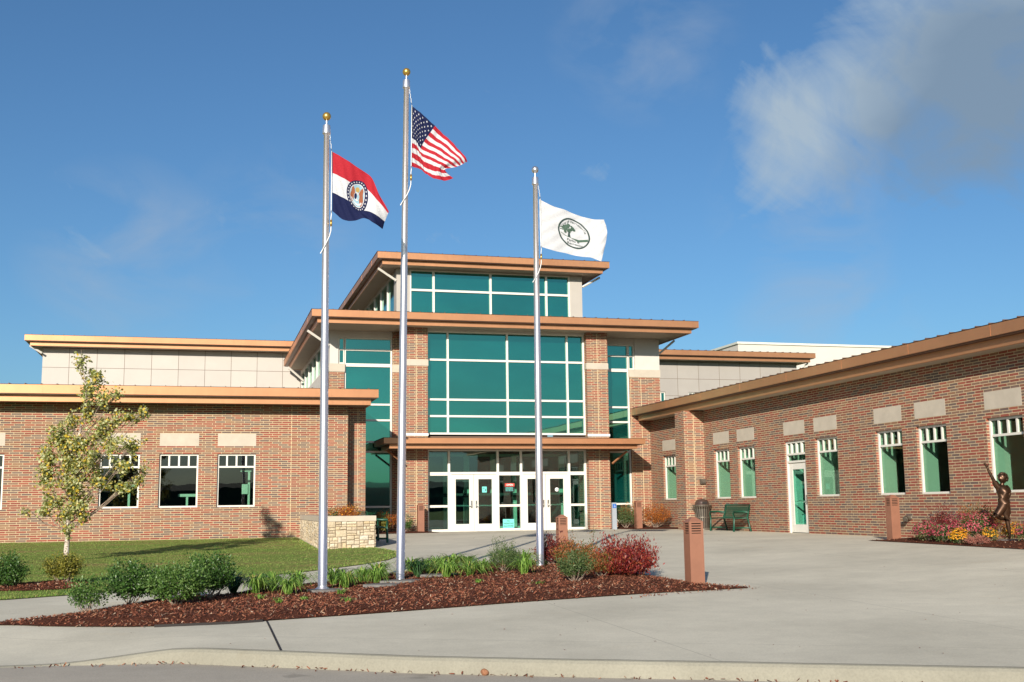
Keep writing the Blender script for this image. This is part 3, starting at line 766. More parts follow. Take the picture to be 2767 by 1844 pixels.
# wall fittings
wl = MB(); wl.box(17.17, 17.36, 37.76, 37.858, 1.62, 1.80); wl.box(17.19, 17.34, 37.70, 37.762, 1.66, 1.76)
wo = wl.build('wall_light', M['candark'], None); tag(wo, 'small dark wall light on the brick pier above the litter bin', 'wall light')
hy = MB(); hy.tube([(17.4, 25.6, .50), (17.28, 25.58, .50), (17.2, 25.54, .47)], [.06, .06, .075], 10); hy.tube([(17.21, 25.54, .475), (17.18, 25.53, .462)], [.055, .055], 10)
tag(hy.build('wall_hydrant', M['candark'], None), 'dark hose connection sticking out of the brick wall behind the flowers', 'hydrant')

# ------------------------------------------------------------------ flagpoles
def flagpole(loc, H, label, ball, tilt=0):
    p = empty('flagpole', loc, label, 'flagpole', 'three flagpoles in the mulch bed')
    s = MB(); hs = H-.36; s.tube([(0,0,.0),(0,0,hs*.2),(0,0,hs*.6),(0,0,hs)], [.074,.073,.060,.046], 28); s.build('pole', M['steel'], p, False)
    s = MB(); s.lathe([(.175,.0),(.175,.012),(.165,.03),(.13,.055),(.095,.075),(.078,.09),(.076,.11)], n=28); s.build('base_collar', M['steel'], p, False)
    s = MB(); s.lathe([(.045,hs-.03),(.066,hs-.025),(.070,hs-.01),(.064,hs+.12),(.055,hs+.13),(.02,hs+.13),(.016,hs+.14),(.016,H-.13)], n=20); s.build('truck', M['steel'], p, False)
    s = MB(); r = .073; s.lathe([(max(.001, r*math.sin(math.pi*k/12)), H-r-r*math.cos(math.pi*k/12)) for k in range(13)], n=24); s.build('ball', ball, p, False)
    p.rotation_euler = (0, tilt, 0)
    return p
def halyard(p, x0, ztop, zbot, zloop, tilt=0):
    s = MB()
    pts = [(.055, -.03, p['H']-.40)]
    n = 10
    for i in range(n+1):
        z = (p['H']-.42)+(ztop-(p['H']-.42))*i/n; pts.append((.055+(x0-.055)*i/n+.006*math.sin(i*2.3), -.03, z))
    s.tube(pts, .006, 5)
    s.tube([(x0, -.03, ztop), (x0, -.03, zbot)], .009, 5)
    pts = [(x0+.004*math.sin(i*2), -.03, zbot-(.35)*i/6) for i in range(7)]+[(x0-.03, -.045, zbot-.45), (x0-.08, -.08, zbot-.56), (-.05, -.07, zbot-.68), (-.085, -.02, zbot-.74)]
    s.tube(pts, .009, 5)
    s.tube([(x0, -.03, zbot-.16), (x0, -.03, zbot-.27)], .018, 6, 1)
    s.build('halyard', [M['rope'], M['gold']], p, False)
def fz(poly, x, y): return poly(x, y)
P1 = (1.87, 18.7, -.41); P2 = (3.29, 19.68, -.40); P3 = (6.27, 21.27, -.30)
# ------------------------------------------------------------------ flags
def catmull(a, t):
    n = len(a)-1; x = t*n; i = min(int(x), n-1); t = x-i
    p0 = a[max(i-1, 0)]; p1 = a[i]; p2 = a[i+1]; p3 = a[min(i+2, n)]
    return tuple(.5*((2*p1[c])+(-p0[c]+p2[c])*t+(2*p0[c]-5*p1[c]+4*p2[c]-p3[c])*t*t+(-p0[c]+3*p1[c]-3*p2[c]+p3[c])*t**3) for c in range(2))
def interp(a, ts, t):
    # a: rows at parameters ts
    for i in range(len(ts)-1):
        if t <= ts[i+1] or i == len(ts)-2:
            u = (t-ts[i])/(ts[i+1]-ts[i]); n = len(ts)
            p1, p2 = a[i], a[i+1]; h = ts[i+1]-ts[i]
            m1 = [(a[min(i+1,n-1)][c]-a[max(i-1,0)][c])/(ts[min(i+1,n-1)]-ts[max(i-1,0)])*h for c in (0,1)]
            m2 = [(a[min(i+2,n-1)][c]-a[i][c])/(ts[min(i+2,n-1)]-ts[i])*h for c in (0,1)]
            h00, h10, h01, h11 = 2*u**3-3*u**2+1, u**3-2*u**2+u, -2*u**3+3*u**2, u**3-u**2
            return tuple(h00*p1[c]+h10*m1[c]+h01*p2[c]+h11*m2[c] for c in (0,1))
class Flag:
    """cloth surface: s along the fly 0..1, t down the hoist 0..1 -> world point"""
    def __init__(s, pole, net, ts, ripple): s.p = pole; s.net = net; s.ts = ts; s.r = ripple
    def pos(s, a, t, off=0):
        a = min(1, max(0, a)); t = min(1, max(0, t))
        x, z = interp([catmull(row, a) for row in s.net], s.ts, t)
        return Vector((s.p[0]+x, s.p[1]+s.r(a, t)+off, z))
    def nrm(s, a, t):
        e = .01; du = s.pos(a+e, t)-s.pos(a-e, t); dv = s.pos(a, t+e)-s.pos(a, t-e)
        n = du.cross(dv); n.normalize()
        return n if n.y < 0 else -n
    def on(s, a, t, h): return s.pos(a, t)+s.nrm(a, t)*h
    def cloth(s, nu, nv, matfn, mats, name, label):
        mb = MB()
        P = [[s.pos(i/nu, j/nv) for i in range(nu+1)] for j in range(nv+1)]
        for row in P:
            for p in row: mb.v.append(tuple(p-Vector(s.p)))
        for j in range(nv):
            for i in range(nu):
                mb.f.append((j*(nu+1)+i, (j+1)*(nu+1)+i, (j+1)*(nu+1)+i+1, j*(nu+1)+i+1)); mb.m.append(matfn((i+.5)/nu, (j+.5)/nv)); mb.sm.append(True)
        o = mb.build(name, mats, None, uv=False, loc=s.p); tag(o, label, 'flag'); s.o = o; s.mb = []; return o
    def poly(s, mb, pts, h=.003, m=0):
        for side in (1, -1): mb.face([s.on(a, t, h*side)-Vector(s.p) for a, t in pts], m)
def cloth_mat(name, c):
    t = NT(name); o = t.obj(); f = t.noise(25, 4, .6, t.map(o, scale=(1,1,2.5)))
    k = t.ramp(f, [(.3, tuple(x*.86 for x in c)), (.7, c)])
    b = t.bsdf(k, .8, 0, .2, t.bump(f, .5, .01)); tl = t.node('BsdfTranslucent'); t.link(k, tl.inputs[0])
    mx = t.node('MixShader'); mx.inputs[0].default_value = .25; t.link(b, mx.inputs[1]); t.link(tl.outputs[0], mx.inputs[2])
    return t.done(mx.outputs[0])
FR = cloth_mat('flag_red', (.46,.022,.035)); FW = cloth_mat('flag_white', (.66,.66,.67)); FB = cloth_mat('flag_navy', (.010,.015,.065)); FGn = cloth_mat('emblem_green', (.09,.15,.11)); FBr = cloth_mat('emblem_brown', (.35,.12,.06)); FGo = cloth_mat('emblem_gold', (.55,.38,.12)); FSk = cloth_mat('emblem_sky', (.32,.52,.62)); FGy = cloth_mat('emblem_grey', (.05,.08,.075))
def star(cx, cy, rx, ry, rot=0):
    return [(cx+(rx if k % 2 == 0 else rx*.42)*math.sin(math.pi*k/5+rot), cy-(ry if k % 2 == 0 else ry*.42)*math.cos(math.pi*k/5+rot)) for k in range(10)]
US = [[(.188,8.192),(.365,8.049),(.624,7.837),(.843,7.638),(1.054,7.371),(1.200,7.158)],
  [(.188,7.572),(.284,7.522),(.373,7.405),(.630,7.259),(.833,7.124),(.987,7.052)],
  [(.188,7.326),(.324,7.286),(.429,7.195),(.582,7.099),(.711,7.026),(.792,6.998)],
  [(.188,7.211),(.348,7.132),(.469,7.042),(.589,6.968),(.702,6.943),(.832,6.927)],
  [(.188,7.040),(.372,7.011),(.469,6.936),(.589,6.837),(.775,6.800),(.953,6.844)]]
f = Flag(P2, US, [0,.54,.75,.85,1], lambda a, t: -.06*math.sin(a*9+t*2.2)*a**.5+.22*a*t*(1-a)-.14*a*a+.02*math.sin(a*26+t*5)*a+.006*math.sin(a*60-t*22))
ff = f.cloth(80, 52, lambda a, t: 2 if (a < .4 and t < 7/13) else (0 if int(t*13) % 2 == 0 else 1), [FR, FW, FB], 'national_flag', 'red and white striped flag with starred blue canton on the tallest pole')
mb = MB()
for r in range(9):
    for c in range(6 if r % 2 == 0 else 5):
        f.poly(mb, star((.4/12)*(1+2*c+(r % 2)), (7/13/10)*(1+r), .0125, .021))
mb.build('stars', FW, ff, False, uv=False)
MO = [[(.080,6.904),(.284,6.781),(.501,6.647),(.744,6.488),(.867,6.185),(1.026,5.876)],
  [(.084,6.532),(.239,6.455),(.419,6.368),(.629,6.314),(.819,6.083),(1.018,5.851)],
  [(.087,6.192),(.230,6.122),(.386,6.045),(.579,5.915),(.748,5.836),(.970,5.720)],
  [(.091,5.868),(.270,5.731),(.437,5.710),(.616,5.762),(.748,5.671),(.942,5.600)]]
f = Flag(P1, MO, [0,1/3,2/3,1], lambda a, t: -.05*math.sin(a*8+t*2)*a**.5-.10*a+.06*t*math.sin(a*14)*a+.005*math.sin(a*40-t*18))
ff = f.cloth(70, 45, lambda a, t: 0 if t < 1/3 else (1 if t < 2/3 else 2), [FR, FW, FB], 'state_flag', 'red, white and dark blue banded flag with a round seal on the left pole')
def ring_pts(c, rx, ry, n=40): return [(c[0]+rx*math.cos(2*math.pi*k/n), c[1]+ry*math.sin(2*math.pi*k/n)) for k in range(n)]
def fan(fl, mb, c, pts, h, m=0):
    n = len(pts); q = lambda p, f: (c[0]+(p[0]-c[0])*f, c[1]+(p[1]-c[1])*f)
    for k in range(n):
        a, b = pts[k], pts[(k+1) % n]; fl.poly(mb, [c, q(a, .34), q(b, .34)], h, m)
        for f0, f1 in ((.34, .67), (.67, 1)): fl.poly(mb, [q(a, f0), q(a, f1), q(b, f1), q(b, f0)], h, m)
def annulus(fl, mb, c, r0, r1, h, asp, n=48, m=0):
    a = ring_pts(c, r0*asp, r0, n); b = ring_pts(c, r1*asp, r1, n)
    for k in range(n): fl.poly(mb, [a[k], a[(k+1) % n], b[(k+1) % n], b[k]], h, m)
C = (.505, .50); AS = .72
mb = MB()
annulus(f, mb, C, .175, .255, .004, AS, m=0); annulus(f, mb, C, .165, .180, .006, AS, m=1)
fan(f, mb, C, ring_pts(C, .168*AS, .168), .0045, 2)
for k in range(24): 
    a = 2*math.pi*k/24; f.poly(mb, star(C[0]+.216*AS*math.cos(a), C[1]+.216*math.sin(a), .015, .021), .006, 1)
# two bears holding a round shield over a scroll, as simple silhouettes
for sg in (-1, 1):
    body = [(.035,-.02),(.07,-.085),(.10,-.115),(.125,-.09),(.13,-.03),(.15,.03),(.13,.09),(.10,.125),(.07,.10),(.055,.04)]
    pts = [(C[0]+sg*x*1.05*AS, C[1]+y*1.1) for x, y in body]; c = (C[0]+sg*.095*AS, C[1]); fan(f, mb, c, pts, .0075, 3)
fan(f, mb, (C[0], C[1]+.02), ring_pts((C[0], C[1]+.02), .062*AS, .062, 20), .009, 1)
fan(f, mb, (C[0]-.02, C[1]+.02), ring_pts((C[0]-.018, C[1]+.02), .03*AS, .045, 12), .0105, 0)
fan(f, mb, (C[0]+.02, C[1]+.02), ring_pts((C[0]+.02, C[1]+.02), .022*AS, .04, 12), .0105, 2)
fan(f, mb, (C[0], C[1]-.08), ring_pts((C[0], C[1]-.08), .05*AS, .04, 14), .009, 4)
sc2 = [(C[0]+.15*AS*math.cos(a), C[1]+.02+.125*math.sin(a)) for a in [math.pi*(.15+.7*k/10) for k in range(11)]]+[(C[0]+.12*AS*math.cos(a), C[1]+.02+.095*math.sin(a)) for a in [math.pi*(.85-.7*k/10) for k in range(11)]]
for k in range(10): f.poly(mb, [sc2[k], sc2[k+1], sc2[20-k], sc2[21-k]], .010, 1)
mb.build('seal', [FB, FW, FSk, FBr, FGo], ff, False, uv=False)
PK = [[(.099,7.032),(.374,6.892),(.672,6.815),(.942,6.727),(1.183,6.682),(1.427,6.650)],
  [(.099,6.534),(.366,6.461),(.664,6.389),(.963,6.301),(1.234,6.256),(1.496,6.358)],
  [(.106,6.055),(.387,5.981),(.684,5.937),(.953,5.876),(1.164,5.856),(1.350,5.777)]]
f = Flag(P3, PK, [0,.5,1], lambda a, t: -.05*math.sin(a*7+t*2)*a**.5-.06*a+.025*math.sin(a*17-t*6)*a+.006*math.sin(a*31+t*25))
ff = f.cloth(70, 45, lambda a, t: 0, [FW], 'white_flag', 'white flag with a round green parks emblem on the right pole')
mb = MB(); C = (.505, .49); AS = .66
annulus(f, mb, C, .315, .35, .004, AS, m=0)
rnd = random.Random(2)
for k in range(40):
    a = rnd.uniform(0, 6.28); r = rnd.random()**.5
    cx, cy = C[0]-.075+.085*r*math.cos(a), C[1]-.06+.105*r*math.sin(a)
    fan(f, mb, (cx, cy), ring_pts((cx, cy), .017, .03, 7), .0045, 1)
f.poly(mb, [(C[0]-.085, C[1]+.0), (C[0]-.065, C[1]+.0), (C[0]-.055, C[1]+.12), (C[0]-.095, C[1]+.12)], .0046, 0)
hl = [(-.19,.055),(-.12,.10),(-.03,.125),(.06,.115),(.13,.075),(.20,.04)]
for (x0, y0), (x1, y1) in zip(hl, hl[1:]):
    f.poly(mb, [(C[0]+x0, C[1]+y0), (C[0]+x1, C[1]+y1), (C[0]+x1, C[1]+y1+(.06 if x1 > .03 else .012)), (C[0]+x0, C[1]+y0+(.06 if x0 > .03 else .012))], .0046, 1)
for (x0, y0), (x1, y1) in (((-.22,-.09),(-.12,-.045)), ((-.2,-.03),(-.13,-.02))):
    f.poly(mb, [(C[0]+x0, C[1]+y0), (C[0]+x1, C[1]+y1), (C[0]+x1, C[1]+y1+.02), (C[0]+x0, C[1]+y0+.02)], .0046, 1)
mb.build('emblem', [FGy, FGn], ff, False, uv=False)

def text_mesh(txt, size=1.0):
    cu = bpy.data.curves.new('lettering', 'FONT'); cu.body = txt; cu.size = size; cu.align_x = 'CENTER'; cu.resolution_u = 2; cu.offset = .012*size
    ob = bpy.data.objects.new('lettering', cu); col.objects.link(ob)
    dg = bpy.context.evaluated_depsgraph_get(); me = bpy.data.meshes.new_from_object(ob.evaluated_get(dg))
    vs = [v.co.copy() for v in me.vertices]; fs = [tuple(p.vertices) for p in me.polygons]
    bpy.data.objects.remove(ob); bpy.data.curves.remove(cu); bpy.data.meshes.remove(me)
    return vs, fs
def put_text(fl, mb, txt, size, fn):
    vs, fs = text_mesh(txt, size); n = len(mb.v)
    for v in vs:
        a, t = fn(v.x, v.y); mb.v.append(tuple(fl.on(a, t, .005)-Vector(fl.p)))
    for q in fs: mb.f.append(tuple(n+i for i in q)); mb.m.append(0); mb.sm.append(False)
mb = MB()
def arc(txt, rad, a0, a1, size):
    n = len(txt)
    for i, ch in enumerate(txt):
        if ch == ' ': continue
        a = a0+(a1-a0)*i/(n-1)
        def fn(x, y, a=a):
            r = rad+y; an = a+x/rad; return (C[0]+r*math.sin(an)*AS, C[1]-r*math.cos(an))
        put_text(f, mb, ch, size, fn)
arc('City of Harrisonville', .245, R(-68), R(68), .075)
put_text(f, mb, 'Parks &', .075, lambda x, y: (C[0]-.02+x*AS*1.15, C[1]+.205-y))
put_text(f, mb, 'Recreation', .072, lambda x, y: (C[0]+.01+x*AS*1.1, C[1]+.275-y))
mb.build('lettering', FGy, ff, False, uv=False)

for loc, H, lab, ball, tilt, hy_ in ((P1, 8.0, 'silver flagpole with gold ball at the left, flying the banded flag', M['gold'], -.0025, (.085, 7.314, 6.278)), (P2, 9.3, 'tallest silver flagpole with gold ball, in the middle', M['gold'], .0108, (.10, 8.592, 7.44)), (P3, 8.01, 'silver flagpole with silver ball at the right, flying the white flag', M['silver'], .0025, (.095, 7.332, 6.355))):
    p = flagpole(loc, H, lab, ball, tilt); p['H'] = H; halyard(p, *hy_, 0); del p['H']
# stone pads at the pole feet
pads = [((1.90,18.55), .34, 'flat slate stepping stone in front of the left flagpole'), ((2.85,18.85), .30, 'flat slate stepping stone between the left and middle flagpoles'), ((3.25,19.30), .36, 'flat slate stone at the foot of the middle flagpole'), ((4.02,19.95), .34, 'flat slate stone right of the middle flagpole among daylilies')]
for (x, y), r, lab in pads:
    mb = MB(); rnd = random.Random(int(x*100)); pr = [(x+r*(1+.14*rnd.uniform(-1,1))*math.cos(2*math.pi*k/11), y+.62*r*(1+.14*rnd.uniform(-1,1))*math.sin(2*math.pi*k/11)) for k in range(11)]; z = zBED(x, y)+.02
    mb.face([(a, b, z+.012) for a, b in pr])
    for k in range(11): a, b = pr[k], pr[(k+1) % 11]; mb.face([(*a, z-.05), (*b, z-.05), (*b, z+.012), (*a, z+.012)])
    tag(mb.build('stepping_stone', M['slate']), lab, 'stepping stone', 'flat stones in the flagpole bed')

# ------------------------------------------------------------------ bollards
def bollard():
    r = empty('bollard_light', (0,0,0), '', 'bollard', 'brown bollard lights round the plaza')
    w = .118; m = MB(); m.box(-w, w, -w, w, -.12, .82); m.build('post', M['bollard'], r, False)
    m = MB(); m.box(-.088, .088, -.088, .088, .82, .99); m.build('lamp_core', M['dark'], r, False)
    m = MB()
    for k in range(4): z = .832+k*.038; m.box(-w, w, -w, w, z, z+.020)
    for sx in (-1, 1):
        for sy in (-1, 1): m.box(*sorted((sx*w*.998, sx*(w-.036))), *sorted((sy*w*.998, sy*(w-.036))), .8205, .985)
    m.build('louvre', M['bollard'], r, False)
    m = MB(); m.box(-w-.002, w+.002, -w-.002, w+.002, .984, 1.005); m.box(-w-.002, w+.002, -w-.002, w+.002, 1.005, 1.075, top=(-.03,.03,-.03,.03)); m.build('cap', M['bollard'], r, False)
    return r
b0 = bollard()
for i, (x, y, z, lab) in enumerate([(7.49,16.82,gz(7.49,16.82),'nearest brown bollard at the right tip of the island mulch bed'), (8.62,27.3,gz(8.6,27.3)-.22,'brown bollard standing behind the red bushes and right flagpole'), (15.81,40.5,0,'brown bollard in front of the orange bushes right of the entrance'), (7.64,41.25,-.02,'brown bollard beside the brick pillar left of the doors'), (15.93,24.15,.0,'brown bollard at the corner of the flower bed by the right wing')]):
    o = b0 if i == 0 else copy_tree(b0); o.location = (x, y, z); o['label'] = lab

# ------------------------------------------------------------------ planter
pl = empty('stone_planter', (3.8, 34.5, -.1), 'long fieldstone planter with pale cap against the left wing', 'planter')
m = MB(); x0, x1, y0, y1 = 3.10, 4.46, 30.85, 38.28
m.box(x0, x1, y0, y0+.3, -.45, .57); m.box(x0, x0+.3, y0+.3, y1, -.45, .57); m.box(x1-.3, x1, y0+.3, y1, -.45, .57)
bm_ = m.build('stone_wall', M['stone'], pl)
def ashlar(mb, mp, a0, a1, b0, b1, rnd):
    w, h = a1-a0, b1-b0
    if (w > .34 or (w > .17 and rnd.random() < .45 and w > h*1.3)) and w > h*.9:
        c = a0+w*rnd.uniform(.36, .64); ashlar(mb, mp, a0, c, b0, b1, rnd); ashlar(mb, mp, c, a1, b0, b1, rnd); return
    if h > .19 or (h > .12 and rnd.random() < .6):
        c = b0+h*rnd.uniform(.36, .64); ashlar(mb, mp, a0, a1, b0, c, rnd); ashlar(mb, mp, a0, a1, c, b1, rnd); return
    g_ = .007; d = rnd.uniform(.022, .042); n = len(mb.v); j = lambda: rnd.uniform(-.006, .006); e_ = .014
    P_ = [(a0+g_,b0+g_),(a1-g_,b0+g_),(a1-g_,b1-g_),(a0+g_,b1-g_)]; Q_ = [(a0+g_+e_,b0+g_+e_),(a1-g_-e_,b0+g_+e_),(a1-g_-e_,b1-g_-e_),(a0+g_+e_,b1-g_-e_)]
    mb.v += [mp(x+j(), z+j(), 0) for x, z in P_]+[mp(x+j(), z+j(), -d*.75) for x, z in P_]+[mp(x+j(), z+j(), -d) for x, z in Q_]+[mp((a0+a1)/2+j(), (b0+b1)/2+j(), -d-.008)]
    for k in range(4):
        for o_ in (0, 4): mb.f.append((n+o_+k, n+o_+(k+1)%4, n+o_+4+(k+1)%4, n+o_+4+k)); mb.m.append(0); mb.sm.append(False)
        mb.f.append((n+8+k, n+8+(k+1)%4, n+12)); mb.m.append(0); mb.sm.append(False)
rnd = random.Random(17)
for mp_, a_, b_ in ((mY(y0), x0, x1), (mX(x0), y0, y1-.02), (mX(x1, -1), y0, y1-.02)):
    m = MB(); a = a_
    while a < b_-.01:
        c = min(b_, a+rnd.uniform(.45, .75)); c = b_ if b_-c < .2 else c
        ashlar(m, mp_, a, c, -.42, .565, rnd); a = c
    m.build('stone_facing', M['stones'], bm_, uv=False)
m = MB(); e = .035; m.box(x0-e, x1+e, y0-e, y0+.33, .57, .71); m.box(x0-e, x0+.33, y0+.33, y1, .57, .71); m.box(x1-.33, x1+e, y0+.33, y1, .57, .71); m.build('cap', M['lime'], pl)
m = MB(); m.box(x0+.29, x1-.29, y0+.29, y1, .3, .62); m.build('soil', M['mulch'], pl)

# ------------------------------------------------------------------ bench and litter bin
def bench(loc, rz, lab, back=True):
    b = empty('park_bench', loc, lab, 'bench', 'green metal park benches', rz)
    L = 1.83
    m = MB()
    for k in range(9): x = .02+k*.052; m.box(x, x+.036, .05, L-.05, .425, .445)
    m.build('seat', M['benchgreen'], b, False)
    m = MB()
    for k in range(22):
        y = .08+k*(L-.19)/21; m.face([(.49,y,.46),(.49,y+.032,.46),(.60,y+.032,.86),(.60,y,.86)]); m.face([(.505,y,.46),(.615,y,.86),(.615,y+.032,.86),(.505,y+.032,.46)])
    m.tube([(.60,.05,.87),(.60,L-.05,.87)], .022, 6); m.tube([(.49,.05,.46),(.49,L-.05,.46)], .018, 6)
    m.build('backrest', M['benchgreen'], b, False)
    for y in (.03, L-.03):
        m = MB(); m.tube([(-.0,y,0),(.02,y,.43),(.0,y,.62)], [.036,.034,.032], 4); m.tube([(.0,y,.64),(.30,y,.65),(.54,y,.62)], .034, 4); m.tube([(.0,y,.42),(.5,y,.44)], .02, 6); m.tube([(.62,y,.0),(.50,y,.45),(.60,y,.88)], [.036,.034,.03], 4); m.tube([(.02,y,.12),(.60,y,.12)], .026, 4)
        m.build('leg', M['benchgreen'], b, False)
    return b
bench((16.66, 34.18, 0), 0, 'green slatted bench against the brick right wing')
bench((5.02, 34.0, -.06), math.pi, 'green bench half hidden behind the stone planter')
lb = empty('litter_bin', (17.0, 37.36, 0), 'dark slatted litter bin with domed lid beside the bench', 'litter bin')
m = MB()
for k in range(22):
    a = 2*math.pi*k/22; da = .085; ri = .27
    P_ = []
    for z, r in ((.06,.235),(.45,.255),(.74,.285),(.86,.345)):
        P_.append(((r*math.cos(a-da), r*math.sin(a-da), z), (r*math.cos(a+da), r*math.sin(a+da), z)))
    for q in range(3): m.face([P_[q][0], P_[q][1], P_[q+1][1], P_[q+1][0]])
m.build('slats', M['candark'], lb, False)
m = MB(); m.lathe([(.215,.02),(.215,.75),(.20,.75),(.20,.02)], n=20); m.build('liner', M['dark'], lb, False)
m = MB(); m.lathe([(.26,.0),(.26,.07),(.24,.08)], n=24); m.lathe([(.27,.42),(.275,.44),(.27,.46)], n=24); m.lathe([(.34,.85),(.355,.865),(.34,.88)], n=24); m.build('hoop', M['candark'], lb, False)
m = MB(); m.lathe([(.30,.82),(.29,.86),(.245,.90),(.24,.97),(.20,1.04),(.12,1.08),(.001,1.09)], n=24); m.build('lid', plain('lid_brown', (.075,.045,.035), .35, .2), lb, False)
m = MB(); m.box(-.09,.09,-.25,-.235,.91,.99); m.build('opening', M['dark'], lb, False)
# accessible door push post
pp = empty('push_button_post', (14.98, 40.85, 0), 'slim grey post with blue door button right of the entrance', 'post')
m = MB(); m.box(-.085,.085,-.05,.05,0,1.0); m.build('post', M['postgrey'], pp, False)
m = MB(); m.box(-.07,.07,-.062,-.051,.80,.95); m.build('button', M['blue'], pp, False)
m = MB(); m.tube([(.0,-.066,.915),(.0,-.066,.925)], .009, 8); m.tube([(.0,-.066,.905),(0,-.066,.87),(.025,-.066,.865),(.03,-.066,.835)], .005, 6); m.tube([(.02*math.cos(a)-.004, -.066, .855+.022*math.sin(a)) for a in [R(100+k*25) for k in range(10)]], .004, 5); m.build('wheelchair_symbol', M['white'], pp, False)

# ------------------------------------------------------------------ signs on the doors
def letters(txt, size, x, y, z, mat, parent, name='lettering'):
    vs, fs = text_mesh(txt, size); mb = MB()
    for v in vs: mb.v.append((x+v.x, y, z+v.y))
    for q in fs: mb.f.append(q); mb.m.append(0); mb.sm.append(False)
    return mb.build(name, mat, parent, uv=False)
s = empty('notice', (11.13, 42.07, .22), 'pale sign reading NO WEAPONS ALLOWED at the foot of the middle pane', 'sign')
m = MB(); m.box(10.97, 11.41, 42.128, 42.136, .09, .43); m.build('board', M['tealsign'], s)
for i, t in enumerate(('NO', 'WEAPONS', 'ALLOWED')): letters(t, .082, 11.19, 42.126, .335-i*.095, M['black'], s)
s = empty('open_sign', (11.26, 42.07, 1.6), 'red OPEN sign with opening hours in the middle pane', 'sign')
m = MB(); m.box(11.06, 11.44, 42.128, 42.136, 1.66, 1.78); m.build('board', M['red'], s)
letters('OPEN', .10, 11.25, 42.126, 1.685, M['white'], s)
m = MB(); m.box(11.06, 11.44, 42.130, 42.136, 1.46, 1.655); m.build('hours_board', M['black'], s)
m = MB()
for k in range(4):
    x = 11.09
    while x < 11.38: w = random.uniform(.03,.08); m.box(x, x+w, 42.127, 42.129, 1.49+k*.04, 1.505+k*.04); x += w+.015
m.build('hours_lines', M['tealsign'], s)
s = empty('notice', (10.24, 42.07, 1.55), 'pale notice with a figure on the second door leaf', 'sign')
m = MB(); m.box(10.16, 10.34, 42.10, 42.108, 1.44, 1.66); m.build('paper', M['tealsign'], s)
m = MB(); m.box(10.28, 10.31, 42.098, 42.10, 1.50, 1.56); m.box(10.284, 10.302, 42.098, 42.10, 1.566, 1.585); m.box(10.18, 10.26, 42.098, 42.10, 1.60, 1.615); m.box(10.18, 10.25, 42.098, 42.10, 1.57, 1.58); m.build('print', M['black'], s)
s = empty('door_sticker', (13.12, 42.07, 1.5), 'round white sticker on the rightmost door leaf', 'sticker')
m = MB(); m.tube([(13.12,42.108,1.53),(13.12,42.104,1.53)], [.075,.075], 24); m.build('disc', M['white'], s)
m = MB(); m.box(13.05, 13.19, 42.101, 42.1035, 1.522, 1.538); m.build('band', M['black'], s)

# ------------------------------------------------------------------ gym machines behind the left windows
def machine(x, y, w, h, shield, lab):
    e = empty('exercise_machine', (x, y, 0), lab, 'exercise machine', 'exercise machines behind the windows')
    m = MB(); m.box(0, .07, 0, .07, 0, h); m.box(w-.07, w, 0, .07, 0, h); m.box(-.25, w+.1, -.02, .09, h, h+.09); m.box(.07, w-.07, .0, .07, .55, .62); m.build('frame', M['white'], e, False)
    m = MB(); m.box(-.06, w+.06, -.3, .9, .0, .07); m.build('base', M['white'], e, False)
    m = MB(); m.box(.1, w-.1, .3, .6, .45, .53); m.build('seat_pad', M['intdark'], e, False)
    if shield:
        m = MB(); m.box(-.20, .0, -.05, -.02, h-.75, h-.42); m.build('weight_shield', M['white'], e, False)
machine(1.42, 39.6, .32, 2.18, True, 'tall white gym frame behind the rightmost window of the left wing')
machine(-.58, 39.6, .42, 1.36, False, 'low white gym frame behind the middle window')
machine(-2.42, 39.6, .40, 1.70, False, 'white gym frame behind the window nearest the birch')

